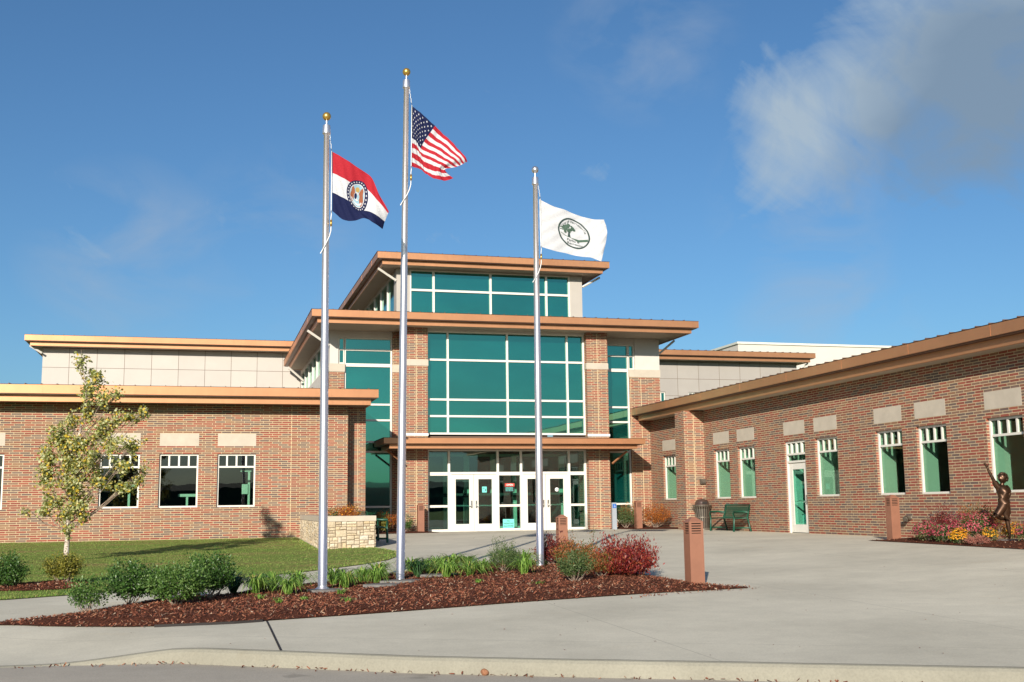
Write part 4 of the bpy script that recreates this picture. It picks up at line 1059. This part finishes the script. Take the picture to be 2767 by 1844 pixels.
# ------------------------------------------------------------------ plants
def leafcard(mb, p, d, n, l, w):
    """two-triangle pointed leaf, slightly folded"""
    d = d.normalized(); s = d.cross(n)
    if s.length < .01: s = d.cross(Vector((0,0,1.0001)))
    s.normalize(); nn = s.cross(d)
    b = len(mb.v); q = p+d*l; c = p+d*l*.45
    mb.v += [tuple(p), tuple(c+s*w*.5+nn*w*.12), tuple(q), tuple(c-s*w*.5+nn*w*.12)]
    mb.f += [(b, b+1, b+2), (b, b+2, b+3)]; mb.m += [0, 0]; mb.sm += [False, False]
def rv(rnd): return Vector((rnd.gauss(0,1), rnd.gauss(0,1), rnd.gauss(0,1))).normalized()
def shrub(name, label, cat, loc, w, h, mat, seed, leaf=.032, nt=90, per=46, bottom=.22, group=None, up=.2, flowers=None, stem='stem', nstem=9, asp=.6, depth=None, shoots=0, lump=.35, fsize=.019, fn=160):
    rnd = random.Random(seed)
    e = empty(name, loc, label, cat, group)
    mb = MB(); w = w*1.08; rx = w/2; ry = (depth or w)/2; zc = h*(bottom+(1-bottom)*.5); rz = h*(1-bottom)/2
    tips = []
    for k in range(nt):
        a = rnd.uniform(0, 2*math.pi); cz = rnd.uniform(-.9, 1); rr_ = math.sqrt(1-cz*cz)
        dv = Vector((math.cos(a)*rr_, math.sin(a)*rr_, cz)); q = .80+lump*(noise.noise(dv*1.7+Vector((seed*3.1, 0, 0))))+rnd.uniform(-.15, .12)
        tip = Vector((dv.x*rx*q, dv.y*ry*q, zc+dv.z*rz*q)); tips.append((tip, dv))
    for k in range(shoots):
        a = rnd.uniform(0, 6.28); r_ = rnd.uniform(.1, .8); tip = Vector((rx*r_*math.cos(a), ry*r_*math.sin(a), h*rnd.uniform(1.0, 1.25))); tips.append((tip, Vector((0,0,1))))
    for tip, dv in tips:
        b0_ = Vector((tip.x*.25, tip.y*.25, h*.08)); mid = (b0_+tip)/2+Vector((tip.x*.12, tip.y*.12, -.02))
        for j in range(per):
            t = 1-(rnd.random()**1.3)*.62; t = max(.2, t)
            p = b0_*(1-t)**2+mid*2*t*(1-t)+tip*t*t
            jit = leaf*1.3; p = p+Vector((rnd.gauss(0,jit), rnd.gauss(0,jit), rnd.gauss(0,jit)))
            if p.z < h*bottom*.55: continue
            d = (rv(rnd)+dv*.6+Vector((0,0,up*3))).normalized(); l = leaf*rnd.uniform(.8, 1.5)
            leafcard(mb, p, d, rv(rnd), l, l*asp)
    mb.build('foliage', M[mat], e, False, uv=False)
    sb = MB()
    for k in range(nstem):
        tip, dv = tips[rnd.randrange(len(tips))]; q = tip*.7; q.z = max(h*.3, q.z*.75)
        b_ = Vector((rnd.uniform(-.05,.05)*w, rnd.uniform(-.05,.05)*w, -.02)); mid = (b_+q)/2+Vector((q.x*.1, q.y*.1, -.03*h))
        sb.tube([b_, mid, q], [.009*w+.003, .006*w+.002, .003], 5, caps=False)
    sb.build('stem', M[stem], e, False, uv=False)
    if flowers:
        fb = MB()
        for k in range(int(fn*1.9)):
            a = rnd.uniform(0, 6.28); cz = rnd.uniform(-.45, 1); rr_ = math.sqrt(1-cz*cz); dv = Vector((math.cos(a)*rr_, math.sin(a)*rr_, cz))
            q = .93+lump*noise.noise(dv*1.7+Vector((seed*3.1, 0, 0)))+rnd.uniform(-.08, .10)
            p = Vector((dv.x*rx*q, dv.y*ry*q, zc+dv.z*rz*q)); nrm_ = (dv+Vector((0,0,.5))+rv(rnd)*.4).normalized()
            s1 = nrm_.cross(Vector((.3,.2,.9))).normalized(); s2 = nrm_.cross(s1); r_ = fsize*rnd.uniform(.6, 1.15); b = len(fb.v)
            fb.v.append(tuple(p+nrm_*r_*.25))
            for j in range(10):
                an = math.pi*j/5; ra = r_*(1 if j % 2 else .62); fb.v.append(tuple(p+s1*ra*math.cos(an)+s2*ra*math.sin(an)))
            for j in range(10): fb.f.append((b, b+1+j, b+1+(j+1) % 10)); fb.m.append(0); fb.sm.append(False)
        fb.build('flowers', M[flowers], e, False, uv=False)
    return e
def zat(f_, x, y, d=.0): return (x, y, f_(x, y)+d)
G1 = 'clipped green bushes at the left of the mulch bed'
shrub('boxwood_bush', 'dark green bush cut off by the left edge of the photo', 'bush', (-3.22,21.3,-.37), .68, .57, 'box', 11, group=G1, nt=110)
shrub('boxwood_bush', 'small light green bush with bare stems, leftmost on the island bed', 'bush', zat(zBED,-1.52,16.95), .54, .50, 'boxlight', 12, nt=70, per=24, bottom=.34, group=G1, nstem=14)
shrub('boxwood_bush', 'second round green bush from the left end of the island bed', 'bush', zat(zBED,-.98,17.5), .78, .66, 'box', 13, nt=120, group=G1)
shrub('boxwood_bush', 'smaller green bush tucked behind the second one', 'bush', zat(zBED,-.62,18.4), .48, .50, 'box', 14, nt=70, group=G1)
shrub('boxwood_bush', 'green bush with brighter leaves in front of the tallest bush', 'bush', zat(zBED,-.32,17.15), .80, .62, 'boxlight', 15, nt=120, group=G1)
shrub('boxwood_bush', 'tallest round green bush at the right of the bush row', 'bush', zat(zBED,.10,18.0), .76, .74, 'box', 16, nt=135, group=G1)
shrub('golden_bush', 'yellow green bush on bare stems in front of the birch', 'bush', (-2.36,21.85,-.37), .62, .56, 'yellowgreen', 17, nt=90, bottom=.45, nstem=16)
shrub('evergreen_bush', 'dark green bush with upright tips between the daylilies and right pole', 'bush', zat(zBED,5.28,20.2), .66, .50, 'olive', 18, nt=90, up=.5, leaf=.024, shoots=9, asp=.4)
shrub('barberry_bush', 'dark red bush behind the right flagpole', 'bush', zat(zBED,6.62,21.6), .70, .50, 'darkred', 19, nt=80, up=.4, shoots=6)
shrub('turning_bush', 'green bush turning orange red beside the right flagpole', 'bush', zat(zBED,6.45,19.7), .80, .58, 'olivered', 20, nt=115, up=.4, leaf=.026, shoots=4)
shrub('green_bush', 'light green bush on pale stems in front of the turning bush', 'bush', zat(zBED,5.80,17.75), .58, .50, 'olive', 21, nt=75, up=.3, leaf=.024, bottom=.3, nstem=12)
shrub('red_bush', 'bright red autumn bush with tall shoots near the front bollard', 'bush', zat(zBED,7.02,18.6), 1.02, .50, 'redleaf', 22, nt=170, per=60, up=.4, leaf=.044, shoots=16, asp=.38, bottom=.05, lump=.8)
shrub('red_bush', 'smaller red and green bush between the turning bush and bright red bush', 'bush', zat(zBED,6.55,18.5), .55, .44, 'olivered', 23, nt=70, up=.5, leaf=.03, shoots=4, asp=.4)
# tall sprig
e = empty('tall_shoot', zat(zBED,6.72,19.55), 'single tall green shoot rising between the turning bush and red bush', 'shoot'); mb = MB(); rnd = random.Random(4)
for k in range(70):
    t = k/70; p = Vector((.06*t, 0, .2+.62*t)); leafcard(mb, p+rv(rnd)*.01, (rv(rnd)+Vector((0,0,.9))), rv(rnd), .04*(1.15-t), .016)
mb.build('foliage', M['olive'], e, False, uv=False); mb = MB(); mb.tube([(0,0,0),(.03,0,.45),(.06,0,.84)], [.006,.004,.002], 5); mb.build('stem', M['stem'], e, False, uv=False)
# beds beside the doors
shrub('autumn_bush', 'yellow and orange bush left of the entrance behind the planter', 'bush', zat(zEL,6.38,41.3), .85, .80, 'orange', 31, nt=100, leaf=.035, per=24)
shrub('autumn_bush', 'yellow green bush next to the stone planter end', 'bush', zat(zEL,6.12,40.7), .5, .55, 'yellowgreen', 32, nt=50, leaf=.035, per=22)
shrub('boxwood_bush', 'dark green bush left of the bollard by the entrance pillar', 'bush', zat(zEL,7.10,41.2), .5, .60, 'box', 33, nt=60, leaf=.032, per=24)
shrub('autumn_bush', 'green bush with yellow tips beside the blue button post', 'bush', zat(zER,15.62,41.3), 1.0, .88, 'olive', 34, nt=110, leaf=.035, per=24)
shrub('autumn_bush', 'orange red bush behind the bollard, taller at the back', 'bush', zat(zER,16.05,41.9), 1.0, 1.0, 'orange', 35, nt=110, leaf=.035, per=24)
shrub('autumn_bush', 'broad orange bush against the brick wall of the right wing', 'bush', zat(zER,16.6,40.75), 1.3, .96, 'orange', 36, nt=170, leaf=.035, per=24)
# planter flowers
shrub('planter_flowers', 'orange flowers at the front of the stone planter', 'flowers', (3.85,31.6,.60), .62, .42, 'orange', 41, nt=50, leaf=.03, flowers='yellowf', fn=30, fsize=.022, bottom=.05, per=22)
shrub('planter_flowers', 'green and orange plant near the right corner of the planter', 'flowers', (4.05,32.6,.60), .62, .46, 'olivered', 42, nt=50, leaf=.03, bottom=.05, per=22)
shrub('planter_flowers', 'yellow flowers on the left side of the planter', 'flowers', (3.50,32.9,.60), .5, .30, 'olive', 43, nt=36, leaf=.03, flowers='yellowf', fn=24, bottom=.05, per=20)
shrub('planter_flowers', 'rusty plant in the middle of the stone planter', 'flowers', (3.9,34.2,.60), .7, .42, 'orange', 44, nt=50, leaf=.03, bottom=.05, per=22)
# flower bed right
FB_ = 'mounds of flowers in the bed by the right wing'
shrub('flower_mound', 'pink flower mound right beside the bollard', 'flowers', zat(zR,15.75,22.6), .62, .44, 'olive', 51, nt=70, leaf=.03, flowers='pinkf', fn=330, bottom=.02, group=FB_, per=20)
shrub('flower_mound', 'pink flower mound, second from the bollard', 'flowers', zat(zR,15.72,21.9), .60, .40, 'olive', 52, nt=70, leaf=.03, flowers='pinkf', fn=300, bottom=.02, group=FB_, per=20)
shrub('barberry_bush', 'spreading dark red bush against the wall behind the pink flowers', 'bush', zat(zR,16.78,23.4), .85, .66, 'darkred', 53, nt=110, leaf=.032, up=.35, per=26, shoots=6)
shrub('barberry_bush', 'tall green and rust coloured bush under the wide window', 'bush', zat(zR,16.95,22.35), .95, .84, 'olivered', 54, nt=130, leaf=.032, up=.3, per=26)
shrub('flower_mound', 'largest pink flower mound in the middle of the bed', 'flowers', zat(zR,16.22,21.55), .98, .62, 'olive', 55, nt=100, leaf=.03, flowers='pinkf', fn=560, bottom=.02, group=FB_, per=20)
shrub('flower_mound', 'golden yellow flower clump at the front of the bed', 'flowers', zat(zR,15.52,21.15), .38, .32, 'olive', 56, nt=40, leaf=.03, flowers='yellowf', fn=230, bottom=.02, group=FB_, per=14)
shrub('sedum_clump', 'low dusty rose sedum at the front edge of the bed', 'flowers', zat(zR,15.52,20.55), .60, .20, 'salmon', 57, nt=70, leaf=.022, bottom=.02, per=22)
shrub('flower_mound', 'golden yellow flower clump beside the statue', 'flowers', zat(zR,16.75,21.0), .46, .36, 'olive', 58, nt=40, leaf=.03, flowers='yellowf', fn=230, bottom=.02, group=FB_, per=14)
shrub('flower_mound', 'yellow flower tuft between the largest pink mound and the statue', 'flowers', zat(zR,16.05,20.85), .30, .28, 'olive', 59, nt=30, leaf=.03, flowers='yellowf', fn=90, bottom=.02, group=FB_, per=14)
shrub('flower_mound', 'pink flower mound cut off by the right edge', 'flowers', zat(zR,16.15,19.75), .6, .42, 'olive', 60, nt=60, leaf=.03, flowers='pinkf', fn=260, bottom=.02, group=FB_, per=20)

# daylilies
def lily(loc, w, h, seed, mat='lily', label='', n=46, cat='daylily', group='daylily clumps along the mulch bed'):
    rnd = random.Random(seed); e = empty('daylily', loc, label, cat, group); mb = MB()
    for k in range(n):
        a = rnd.uniform(0, 6.28); out = rnd.uniform(.25, 1)*w*.5; hh = h*rnd.uniform(.6, 1.05); droop = rnd.uniform(.35, 1.0); wd = rnd.uniform(.007, .013)
        bx, by = rnd.uniform(-.04,.04), rnd.uniform(-.04,.04); c, s = math.cos(a), math.sin(a); pr = None
        for j in range(7):
            t = j/6; r_ = out*t**1.1; z = hh*(1-(1-t)**2)-droop*hh*t**2.6
            x, y = bx+c*r_, by+s*r_; ww = wd*(1-t**2.5)+.0008
            cur = ((x-s*ww, y+c*ww, z+.004), (x+s*ww, y-c*ww, z+.004))
            if pr: 
                b = len(mb.v) 
                mb.v += [cur[0], cur[1]]; mb.f.append((b-2, b-1, b+1, b)); mb.m.append(0); mb.sm.append(True)
            else: mb.v += [cur[0], cur[1]]
            pr = cur
    mb.build('blades', M[mat], e, False, uv=False); return e
LL = [((.48,18.69),'dark upright daylily clump just right of the tallest bush','lilydark'),((.81,18.5),'yellowing daylily in front of the dark clump','lily'),((.98,19.5),'daylily behind the yellowing one near the walk','lilydark'),((1.29,18.2),'spreading daylily left of the left flagpole, toward the front','lily'),((1.55,19.6),'daylily behind the left flagpole, on its left','lily'),((2.15,19.65),'daylily behind the left flagpole, on its right','lily'),((2.27,19.0),'daylily between the left and middle flagpoles, front row','lily'),((2.65,19.75),'daylily between the left and middle flagpoles, back row','lily'),((3.0,20.3),'daylily just behind the middle flagpole','lily'),((2.85,19.45),'daylily touching the left side of the middle flagpole','lily'),((3.74,21.1),'daylily at the walk edge right of the middle flagpole','lily'),((3.66,20.0),'darker daylily beside the slate stone right of the middle pole','lilydark'),((3.95,20.5),'daylily third right of the middle flagpole','lily'),((4.2,21.0),'daylily at the walk side in the middle of the row','lily'),((4.05,19.45),'small front daylily right of the middle flagpole','lily'),((4.45,20.75),'daylily in the thick part of the row','lily'),((4.78,21.1),'daylily against the walk behind the evergreen bush','lily'),((4.5,19.6),'front daylily left of the evergreen bush','lily'),((4.86,20.2),'daylily touching the left side of the evergreen bush','lily'),((5.9,21.2),'daylily between the evergreen bush and the right flagpole','lily'),((5.45,19.5),'small star shaped daylily in front of the right flagpole','lily'),((1.1,18.95),'daylily in the middle of the left group','lily'),((5.7,21.8),'daylily at the walk edge left of the right flagpole','lily')]
for i, ((x, y), lab, mt) in enumerate(LL):
    lily(zat(zBED, x, y), random.uniform(.95, 1.2), random.uniform(.33, .44), 100+i, mt, lab, 110)
for i, ((x, y), lab) in enumerate([((1.06,16.72),'tiny green sprig near the front of the bed below the left pole'),((2.01,16.45),'tiny sprig near the kerb side right of the left pole'),((5.17,17.61),'small green tuft in the open mulch left of the pale stemmed bush'),((.86,17.56),'low green tuft right of the bush row'),((2.04,17.78),'low green tuft in front of the left flagpole'),((4.32,18.21),'low green tuft in the open mulch below the daylilies'),((1.46,17.14),'flat sprig in the front mulch at the left')]):
    lily(zat(zBED, x, y), random.uniform(.3, .42), random.uniform(.07, .13), 200+i, 'lily', lab, 16, 'sprig', 'small sprigs in the open mulch')

# birch tree
def birch():
    rnd = random.Random(21); bx, by = -3.03, 28.3; bz = gz(bx, by)+.03
    e = empty('birch_tree', (bx, by, bz), 'young slender birch with thinning yellow green leaves on the lawn', 'tree')
    s = 1/98.5
    P = lambda u, v, dy=0: Vector(((u-150)*s*1.03, dy, (1293-v)*s))
    tr = [P(149,1298), P(151,1245), P(152,1200), P(155,1150), P(160,1090), P(165,1020), P(172,960), P(178,900), P(168,850), P(163,808)]
    rad = [.065,.055,.050,.045,.038,.031,.024,.016,.010,.005]
    m = MB(); m.tube(tr, rad, 10); m.build('trunk', M['bark'], e, False, uv=False)
    cl = [(135,1040,26,30,60),(160,1110,26,26,60),(160,838,13,26,30),(195,868,19,34,60),(184,905,20,34,60),(213,925,26,18,45),(240,915,18,12,26),(182,950,25,25,60),(300,952,20,11,24),(268,962,24,13,42),(235,975,30,18,55),(150,975,19,18,36),(212,1000,32,22,70),(122,1010,34,32,95),(170,1020,42,32,120),(232,1022,32,26,90),(275,1030,20,18,50),(103,1055,28,32,90),(150,1068,42,36,130),(203,1070,42,32,120),(262,1075,32,20,70),(100,1100,24,24,60),(152,1118,40,32,125),(208,1112,28,28,80),(258,1130,30,18,60),(288,1108,18,16,30),(120,1158,24,24,60),(168,1162,34,28,85),(142,1193,24,18,50),(96,1180,16,12,26),(178,1195,14,18,30),(150,1225,10,18,16),(62,1180,9,7,6),(300,1085,12,14,14)]
    br = MB(); fo = MB()
    def trunk_at(z):
        for a, b in zip(tr, tr[1:]):
            if a.z <= z <= b.z: return a.lerp(b, (z-a.z)/(b.z-a.z))
        return tr[-1] if z > tr[-1].z else tr[0]
    for (u, v, ru, rv_, n) in cl:
        for sub in range(2):
            dy = rnd.uniform(-1, 1)*(.12+ru*s*.8)+(.0)
            c = P(u+rnd.uniform(-.25,.25)*ru, v+rnd.uniform(-.25,.25)*rv_, dy)
            root = trunk_at(max(.7, c.z-abs(c.x-.15)*1.0-.35)); mid = root.lerp(c, .55)+Vector((0,0,-.06)); br.tube([root, mid, c+Vector((.05,0,.1))], [.013,.008,.003], 5, caps=False)
            for k in range(6):
                d = Vector((rnd.gauss(.12,.5)*ru*s, rnd.gauss(0,.5)*ru*s*.9, rnd.gauss(.05,.62)*rv_*s)); q = c+d
                br.tube([c.lerp(mid, .3), c.lerp(q, .6), q], [.004,.003,.002], 4, caps=False)
                for j in range(int(n*.42)+2):
                    t = rnd.uniform(.15, 1.1); p = c.lerp(q, t)+Vector((rnd.gauss(0,.05), rnd.gauss(0,.05), rnd.gauss(0,.05)))
                    dd = rv(rnd)+Vector((.5,0,-.25)); l = rnd.uniform(.055, .09); leafcard(fo, p, dd, rv(rnd), l, l*.8)
    br.build('branch', M['stem'], e, False, uv=False); fo.build('crown', M['birch'], e, False, uv=False)
birch()
# brick crumb and debris
m = MB(); c = Vector((2.62, 10.82, SZ+.03)); rnd = random.Random(8)
bm = bmesh.new(); bmesh.ops.create_icosphere(bm, subdivisions=2, radius=.04)
for v in bm.verts: v.co *= 1+.35*noise.noise(v.co*22); v.co.z *= .85
me = bpy.data.meshes.new('rock'); bm.to_mesh(me); bm.free(); me.materials.append(M['brickbit']); o = bpy.data.objects.new('brick_chunk', me); col.objects.link(o); o.location = c; tag(o, 'small orange brown chunk of brick lying in the gutter', 'brick chunk')

# ------------------------------------------------------------------ bronze statue
def statue():
    F = Vector((16.38, 20.62, zR(16.38, 20.62)))
    e = empty('bronze_statue', F, 'bronze statue of a child on one leg reaching one arm up, in the flower bed', 'statue')
    rx = Vector((.966,-.26,0)); ry = Vector((.26,.966,0)); up = Vector((0,0,1))
    L = lambda x, z, y=0: rx*x+ry*y+up*z
    V = []; Ed = []; Rd = []
    def add(p, r, par=None):
        V.append(tuple(p)); Rd.append(r); i = len(V)-1
        if par is not None: Ed.append((par, i))
        return i
    pel = add(L(-.08,.72), .095)
    sp = add(L(-.09,.86), .088, pel); ch = add(L(-.10,1.02), .10, sp); nb = add(L(-.10,1.13), .055, ch); nk = add(L(-.085,1.19), .04, nb)
    hd = add(L(-.075,1.26,.0), .06, nk)
    # standing leg
    h1 = add(L(-.045,.68), .08, pel); k1 = add(L(-.04,.39), .05, h1); c1 = add(L(-.025,.28), .05, k1); a1 = add(L(-.01,.08), .03, c1); f1 = add(L(-.05,.035,-.05), .028, a1); t1 = add(L(-.10,.022,-.10), .02, f1)
    # bent leg, knee forward, shin tucked back
    h2 = add(L(-.14,.68,-.03), .08, pel); k2 = add(L(-.285,.50,-.06), .055, h2); c2 = add(L(-.20,.46,-.02), .048, k2); a2 = add(L(-.06,.44,.06), .03, c2); f2 = add(L(-.02,.40,.10), .026, a2); t2 = add(L(-.0,.33,.12), .018, f2)
    # raised arm
    s2 = add(L(-.20,1.11), .055, ch); e2 = add(L(-.295,1.30,-.02), .036, s2); m2 = add(L(-.34,1.40,-.02), .033, e2); w2 = add(L(-.385,1.50,-.02), .021, m2); p2 = add(L(-.405,1.555,-.02), .027, w2)
    for k, (dx, dz, dy) in enumerate(((-.06,.03,-.02),(-.052,.055,-.01),(-.035,.07,.0),(-.01,.07,.012))):
        q = add(L(-.405+dx*.55,1.555+dz*.6,-.02+dy), .0095, p2); add(L(-.405+dx*1.25,1.555+dz*1.05,-.02+dy*1.8), .007, q)
    q = add(L(-.375,1.57,-.035), .010, w2); add(L(-.355,1.60,-.045), .008, q)
    # arm on the hip
    s1 = add(L(-.0,1.10), .055, ch); e1 = add(L(.065,.95,.04), .038, s1); w1 = add(L(-.01,.86,-.06), .024, e1); p1 = add(L(-.055,.83,-.09), .026, w1)
    for k in range(4):
        q = add(L(-.085-.004*k,.845-.018*k,-.095), .0085, p1); add(L(-.11,.84-.018*k,-.085), .007, q)
    me = bpy.data.meshes.new('body'); me.from_pydata(V, Ed, []); o = bpy.data.objects.new('figure', me); col.objects.link(o)
    md = o.modifiers.new('s', 'SKIN'); sv = me.skin_vertices[0].data
    for i, r in enumerate(Rd): sv[i].radius = (r, r)
    sv[0].use_root = True
    o.modifiers.new('u', 'SUBSURF').levels = 2; o.modifiers['u'].render_levels = 2
    dg = bpy.context.evaluated_depsgraph_get(); m2_ = bpy.data.meshes.new_from_object(o.evaluated_get(dg)); bpy.data.objects.remove(o)
    m2_.materials.clear(); m2_.materials.append(M['bronze'])
    hc = L(-.07,1.30)
    fd = (rx*-.8+ry*-.6).normalized(); sdv = fd.cross(up)
    bmh = bmesh.new(); bmh.from_mesh(m2_); g_ = bmesh.ops.create_icosphere(bmh, subdivisions=4, radius=1.0)
    for v in g_['verts']:
        d = v.co.normalized(); a_, b_, c_ = d.dot(fd), d.dot(sdv), d.z
        r_ = .100
        p = fd*a_*.104+sdv*b_*.086+up*c_*.118
        if a_ > 0: 
            p += fd*.020*math.exp(-((b_/.13)**2+((c_+.12)/.20)**2))            # nose
            for sg in (-1, 1): p -= fd*.012*math.exp(-(((b_-sg*.36)/.15)**2+((c_-.05)/.11)**2))   # eye sockets
            p -= fd*.007*math.exp(-((b_/.28)**2+((c_+.48)/.045)**2))            # mouth line
            p += fd*.010*math.exp(-((b_/.3)**2+((c_+.82)/.14)**2))             # chin
        for sg in (-1, 1): p += sdv*sg*.018*math.exp(-((a_/.10)**2+((c_+.02)/.22)**2+((b_-sg)/.25)**2))   # ears
        v.co = hc+p
    bmh.to_mesh(m2_); bmh.free()
    for v in []:
        d = v.co-hc
        if d.length < .14:   # brow, nose and chin on the face side, towards the raised arm
            f = d.normalized().dot((rx*-.75+ry*-.6).normalized())
            if f > .93: v.co += (rx*-.75+ry*-.6)*.015
    for p in m2_.polygons: p.use_smooth = True
    b = bpy.data.objects.new('figure', m2_); col.objects.link(b); b.parent = e
    # hair, shirt hem, shorts, plinth as parts
    hm_ = MB(); rnd = random.Random(6)
    for k in range(520):
        d = rv(rnd)
        if d.dot((rx*-.75+ry*-.6+up*-.35).normalized()) > .25 or d.z < -.55: continue
        p = hc+Vector((d.x*.094, d.y*.094, d.z*.108+.008)); t = (d.cross(up)+rv(rnd)*.5-up*.6).normalized()
        hm_.tube([p, p+t*.02+d*.006, p+t*.04], [.014,.012,.004], 5)
    hm_.build('hair', M['bronze'], e, False, uv=False)
    def limb(pts, rs, nm, n=14):
        mm = MB(); mm.tube(pts, rs, n); return mm
    mm = MB(); mm.tube([L(-.085,.78), L(-.055,.66), L(-.045,.55), L(-.04,.41)], [.118,.098,.09,.082], 16, caps=False); mm.tube([L(-.09,.77), L(-.14,.68,-.03), L(-.21,.60,-.045), L(-.275,.52,-.06)], [.11,.10,.088,.08], 16, caps=False); mm.build('shorts', M['bronze'], e, False, uv=False)
    mm = MB(); mm.tube([L(-.075,.76), L(-.09,.86), L(-.10,1.0), L(-.10,1.10), L(-.095,1.15)], [.128,.112,.122,.105,.06], 18, caps=False); mm.tube([L(-.15,1.08), L(-.215,1.15,-.005), L(-.25,1.215,-.01)], [.075,.065,.060], 12, caps=False); mm.tube([L(-.03,1.09), L(.015,1.06,.01), L(.045,1.0,.03)], [.075,.066,.06], 12, caps=False); mm.build('shirt', M['bronze'], e, False, uv=False)
    mm = MB(); mm.lathe([(.30,-.10),(.30,.0),(.27,.018),(.001,.02)], n=9); mm.build('plinth', M['slate'], e, False, uv=False)
statue()

# ------------------------------------------------------------------ camera
cam = bpy.data.cameras.new('camera'); co = bpy.data.objects.new('camera', cam); col.objects.link(co)
rot = Matrix(((.9656046, -.0256210, -.2587495), (-.2597223, -.1422332, -.9551513), (-.0123308, .9895015, -.1439954)))
co.matrix_world = Matrix.Translation((0, 0, .92)) @ rot.to_4x4()
cam.sensor_width = 36; cam.lens = 2605.57/2353*36; cam.clip_start = .1; cam.clip_end = 2000
sc.camera = co

# ------------------------------------------------------------------ light
EL, AZ = R(18.5), R(180+26)
sd = Vector((math.sin(AZ)*math.cos(EL), math.cos(AZ)*math.cos(EL), math.sin(EL)))
sl = bpy.data.lights.new('sun', 'SUN'); sl.energy = 5.0; sl.angle = R(.53); sl.color = (1, .92, .81)
so = bpy.data.objects.new('sun', sl); col.objects.link(so); so.rotation_euler = sd.to_track_quat('Z', 'Y').to_euler(); so.location = (-20, -30, 30)

wd = bpy.data.worlds.new('World'); sc.world = wd; wd.use_nodes = True; nt = wd.node_tree; nt.nodes.clear()
class W_(NT):
    def __init__(s): s.t = nt; s.n = nt.nodes
w = W_()
out = w.node('OutputWorld'); bg = w.node('Background'); bg.inputs[1].default_value = .095
sky = w.node('TexSky'); sky.sky_type = 'NISHITA'; sky.sun_disc = False; sky.sun_elevation = EL; sky.sun_rotation = AZ % (2*math.pi); sky.altitude = 200; sky.air_density = 1.0; sky.dust_density = 1.3; sky.ozone_density = 3.0
tc = w.node('TexCoord').outputs['Generated']
LOBES = [((.484,.817,.312), 2.0), ((.522,.787,.328), 3.6), ((.560,.754,.345), 5.8), ((.594,.720,.359), 9.0), ((.617,.712,.338), 6.0), ((.585,.750,.308), 4.4)]
def lobe(d, width, elong=None):
    dn = Vector(d).normalized()
    dp = w.node('VectorMath', operation='DOT_PRODUCT'); w.link(tc, dp.inputs[0]); dp.inputs[1].default_value = dn
    return w.ramp(dp.outputs['Value'], [(math.cos(R(width)), 0.0), (1.0, 1.0)])
def clouds(vec, loc, sc_, lo, hi, detail=7, rough=.55, dist=.6):
    n = w.noise(1.0, detail, rough, w.map(vec, loc=loc, scale=sc_, rot=(0, R(35), 0)), dist); return w.ramp(n, [(lo, 0.0), (hi, 1.0)])
mx_ = w.math
big = lobe(LOBES[0][0], LOBES[0][1])
for d_, r_ in LOBES[1:]: big = mx_('MAXIMUM', big, lobe(d_, r_))
nb_ = w.noise(1.0, 9, .58, w.map(tc, loc=(1.3, .2, .4), scale=(9, 9, 9)), .9)
st_ = w.noise(1.0, 6, .6, w.map(w.map(tc, rot=(0, R(-38), 0)), loc=(.3, .7, .1), scale=(5, 5, 22)), .6)
nn_ = mx_('ADD', mx_('MULTIPLY', mx_('SUBTRACT', nb_, .5), 2.1), mx_('MULTIPLY', mx_('SUBTRACT', st_, .5), 1.5))
cov = mx_('ADD', mx_('MULTIPLY', big, 1.25), mx_('SUBTRACT', nn_, .36))
cov = w.ramp(cov, [(0.0, 0.0), (.40, .42), (.95, .88)])
wis = mx_('MULTIPLY', mx_('ADD', mx_('ADD', lobe((.485,.836,.257), 5), lobe((.349,.848,.400), 5)), mx_('ADD', mx_('MULTIPLY', lobe((.056,.971,.231), 3.5), .8), mx_('ADD', lobe((-.071,.975,.209), 3.5), lobe((.507,.849,.148), 2.5)))), clouds(tc, (3, 1, 2), (9, 9, 15), .45, .75))
wis = mx_('MULTIPLY', wis, .50, clamp=True)
xyz_ = w.node('SeparateXYZ'); w.link(tc, xyz_.inputs[0])
back = mx_('MULTIPLY', w.ramp(mx_('MULTIPLY', xyz_.outputs[1], -1.0), [(.1, 0.0), (.4, 1.0)]), clouds(tc, (5, 2, 1), (3.5, 3.5, 11), .46, .66))
wis = mx_('MAXIMUM', wis, mx_('MULTIPLY', back, .55))
skyc = w.mix(1.0, sky.outputs[0], (.54,.76,.90), 'MULTIPLY')
cc = mx_('ADD', mx_('MULTIPLY', lobe((.640,.715,.262), 12.0), 1.3), mx_('MULTIPLY', mx_('SUBTRACT', w.noise(1.0, 5, .5, w.map(tc, loc=(.2,.1,.9), scale=(6,6,9))), .5), 1.1), clamp=True)
c1 = w.mix(cov, skyc, w.ramp(cc, [(.25, (3.3,4.05,4.7)), (.95, (1.75,2.4,3.15))]))
c2 = w.mix(wis, c1, (3.0, 3.6, 4.4))
w.link(c2, bg.inputs[0]); w.link(bg.outputs[0], out.inputs[0])

sc.view_settings.view_transform = 'Standard'; sc.view_settings.look = 'None'; sc.view_settings.exposure = .44; sc.view_settings.gamma = 1
sc.cycles.max_bounces = 8; sc.cycles.transparent_max_bounces = 16
sc.cycles.caustics_reflective = False; sc.cycles.caustics_refractive = False
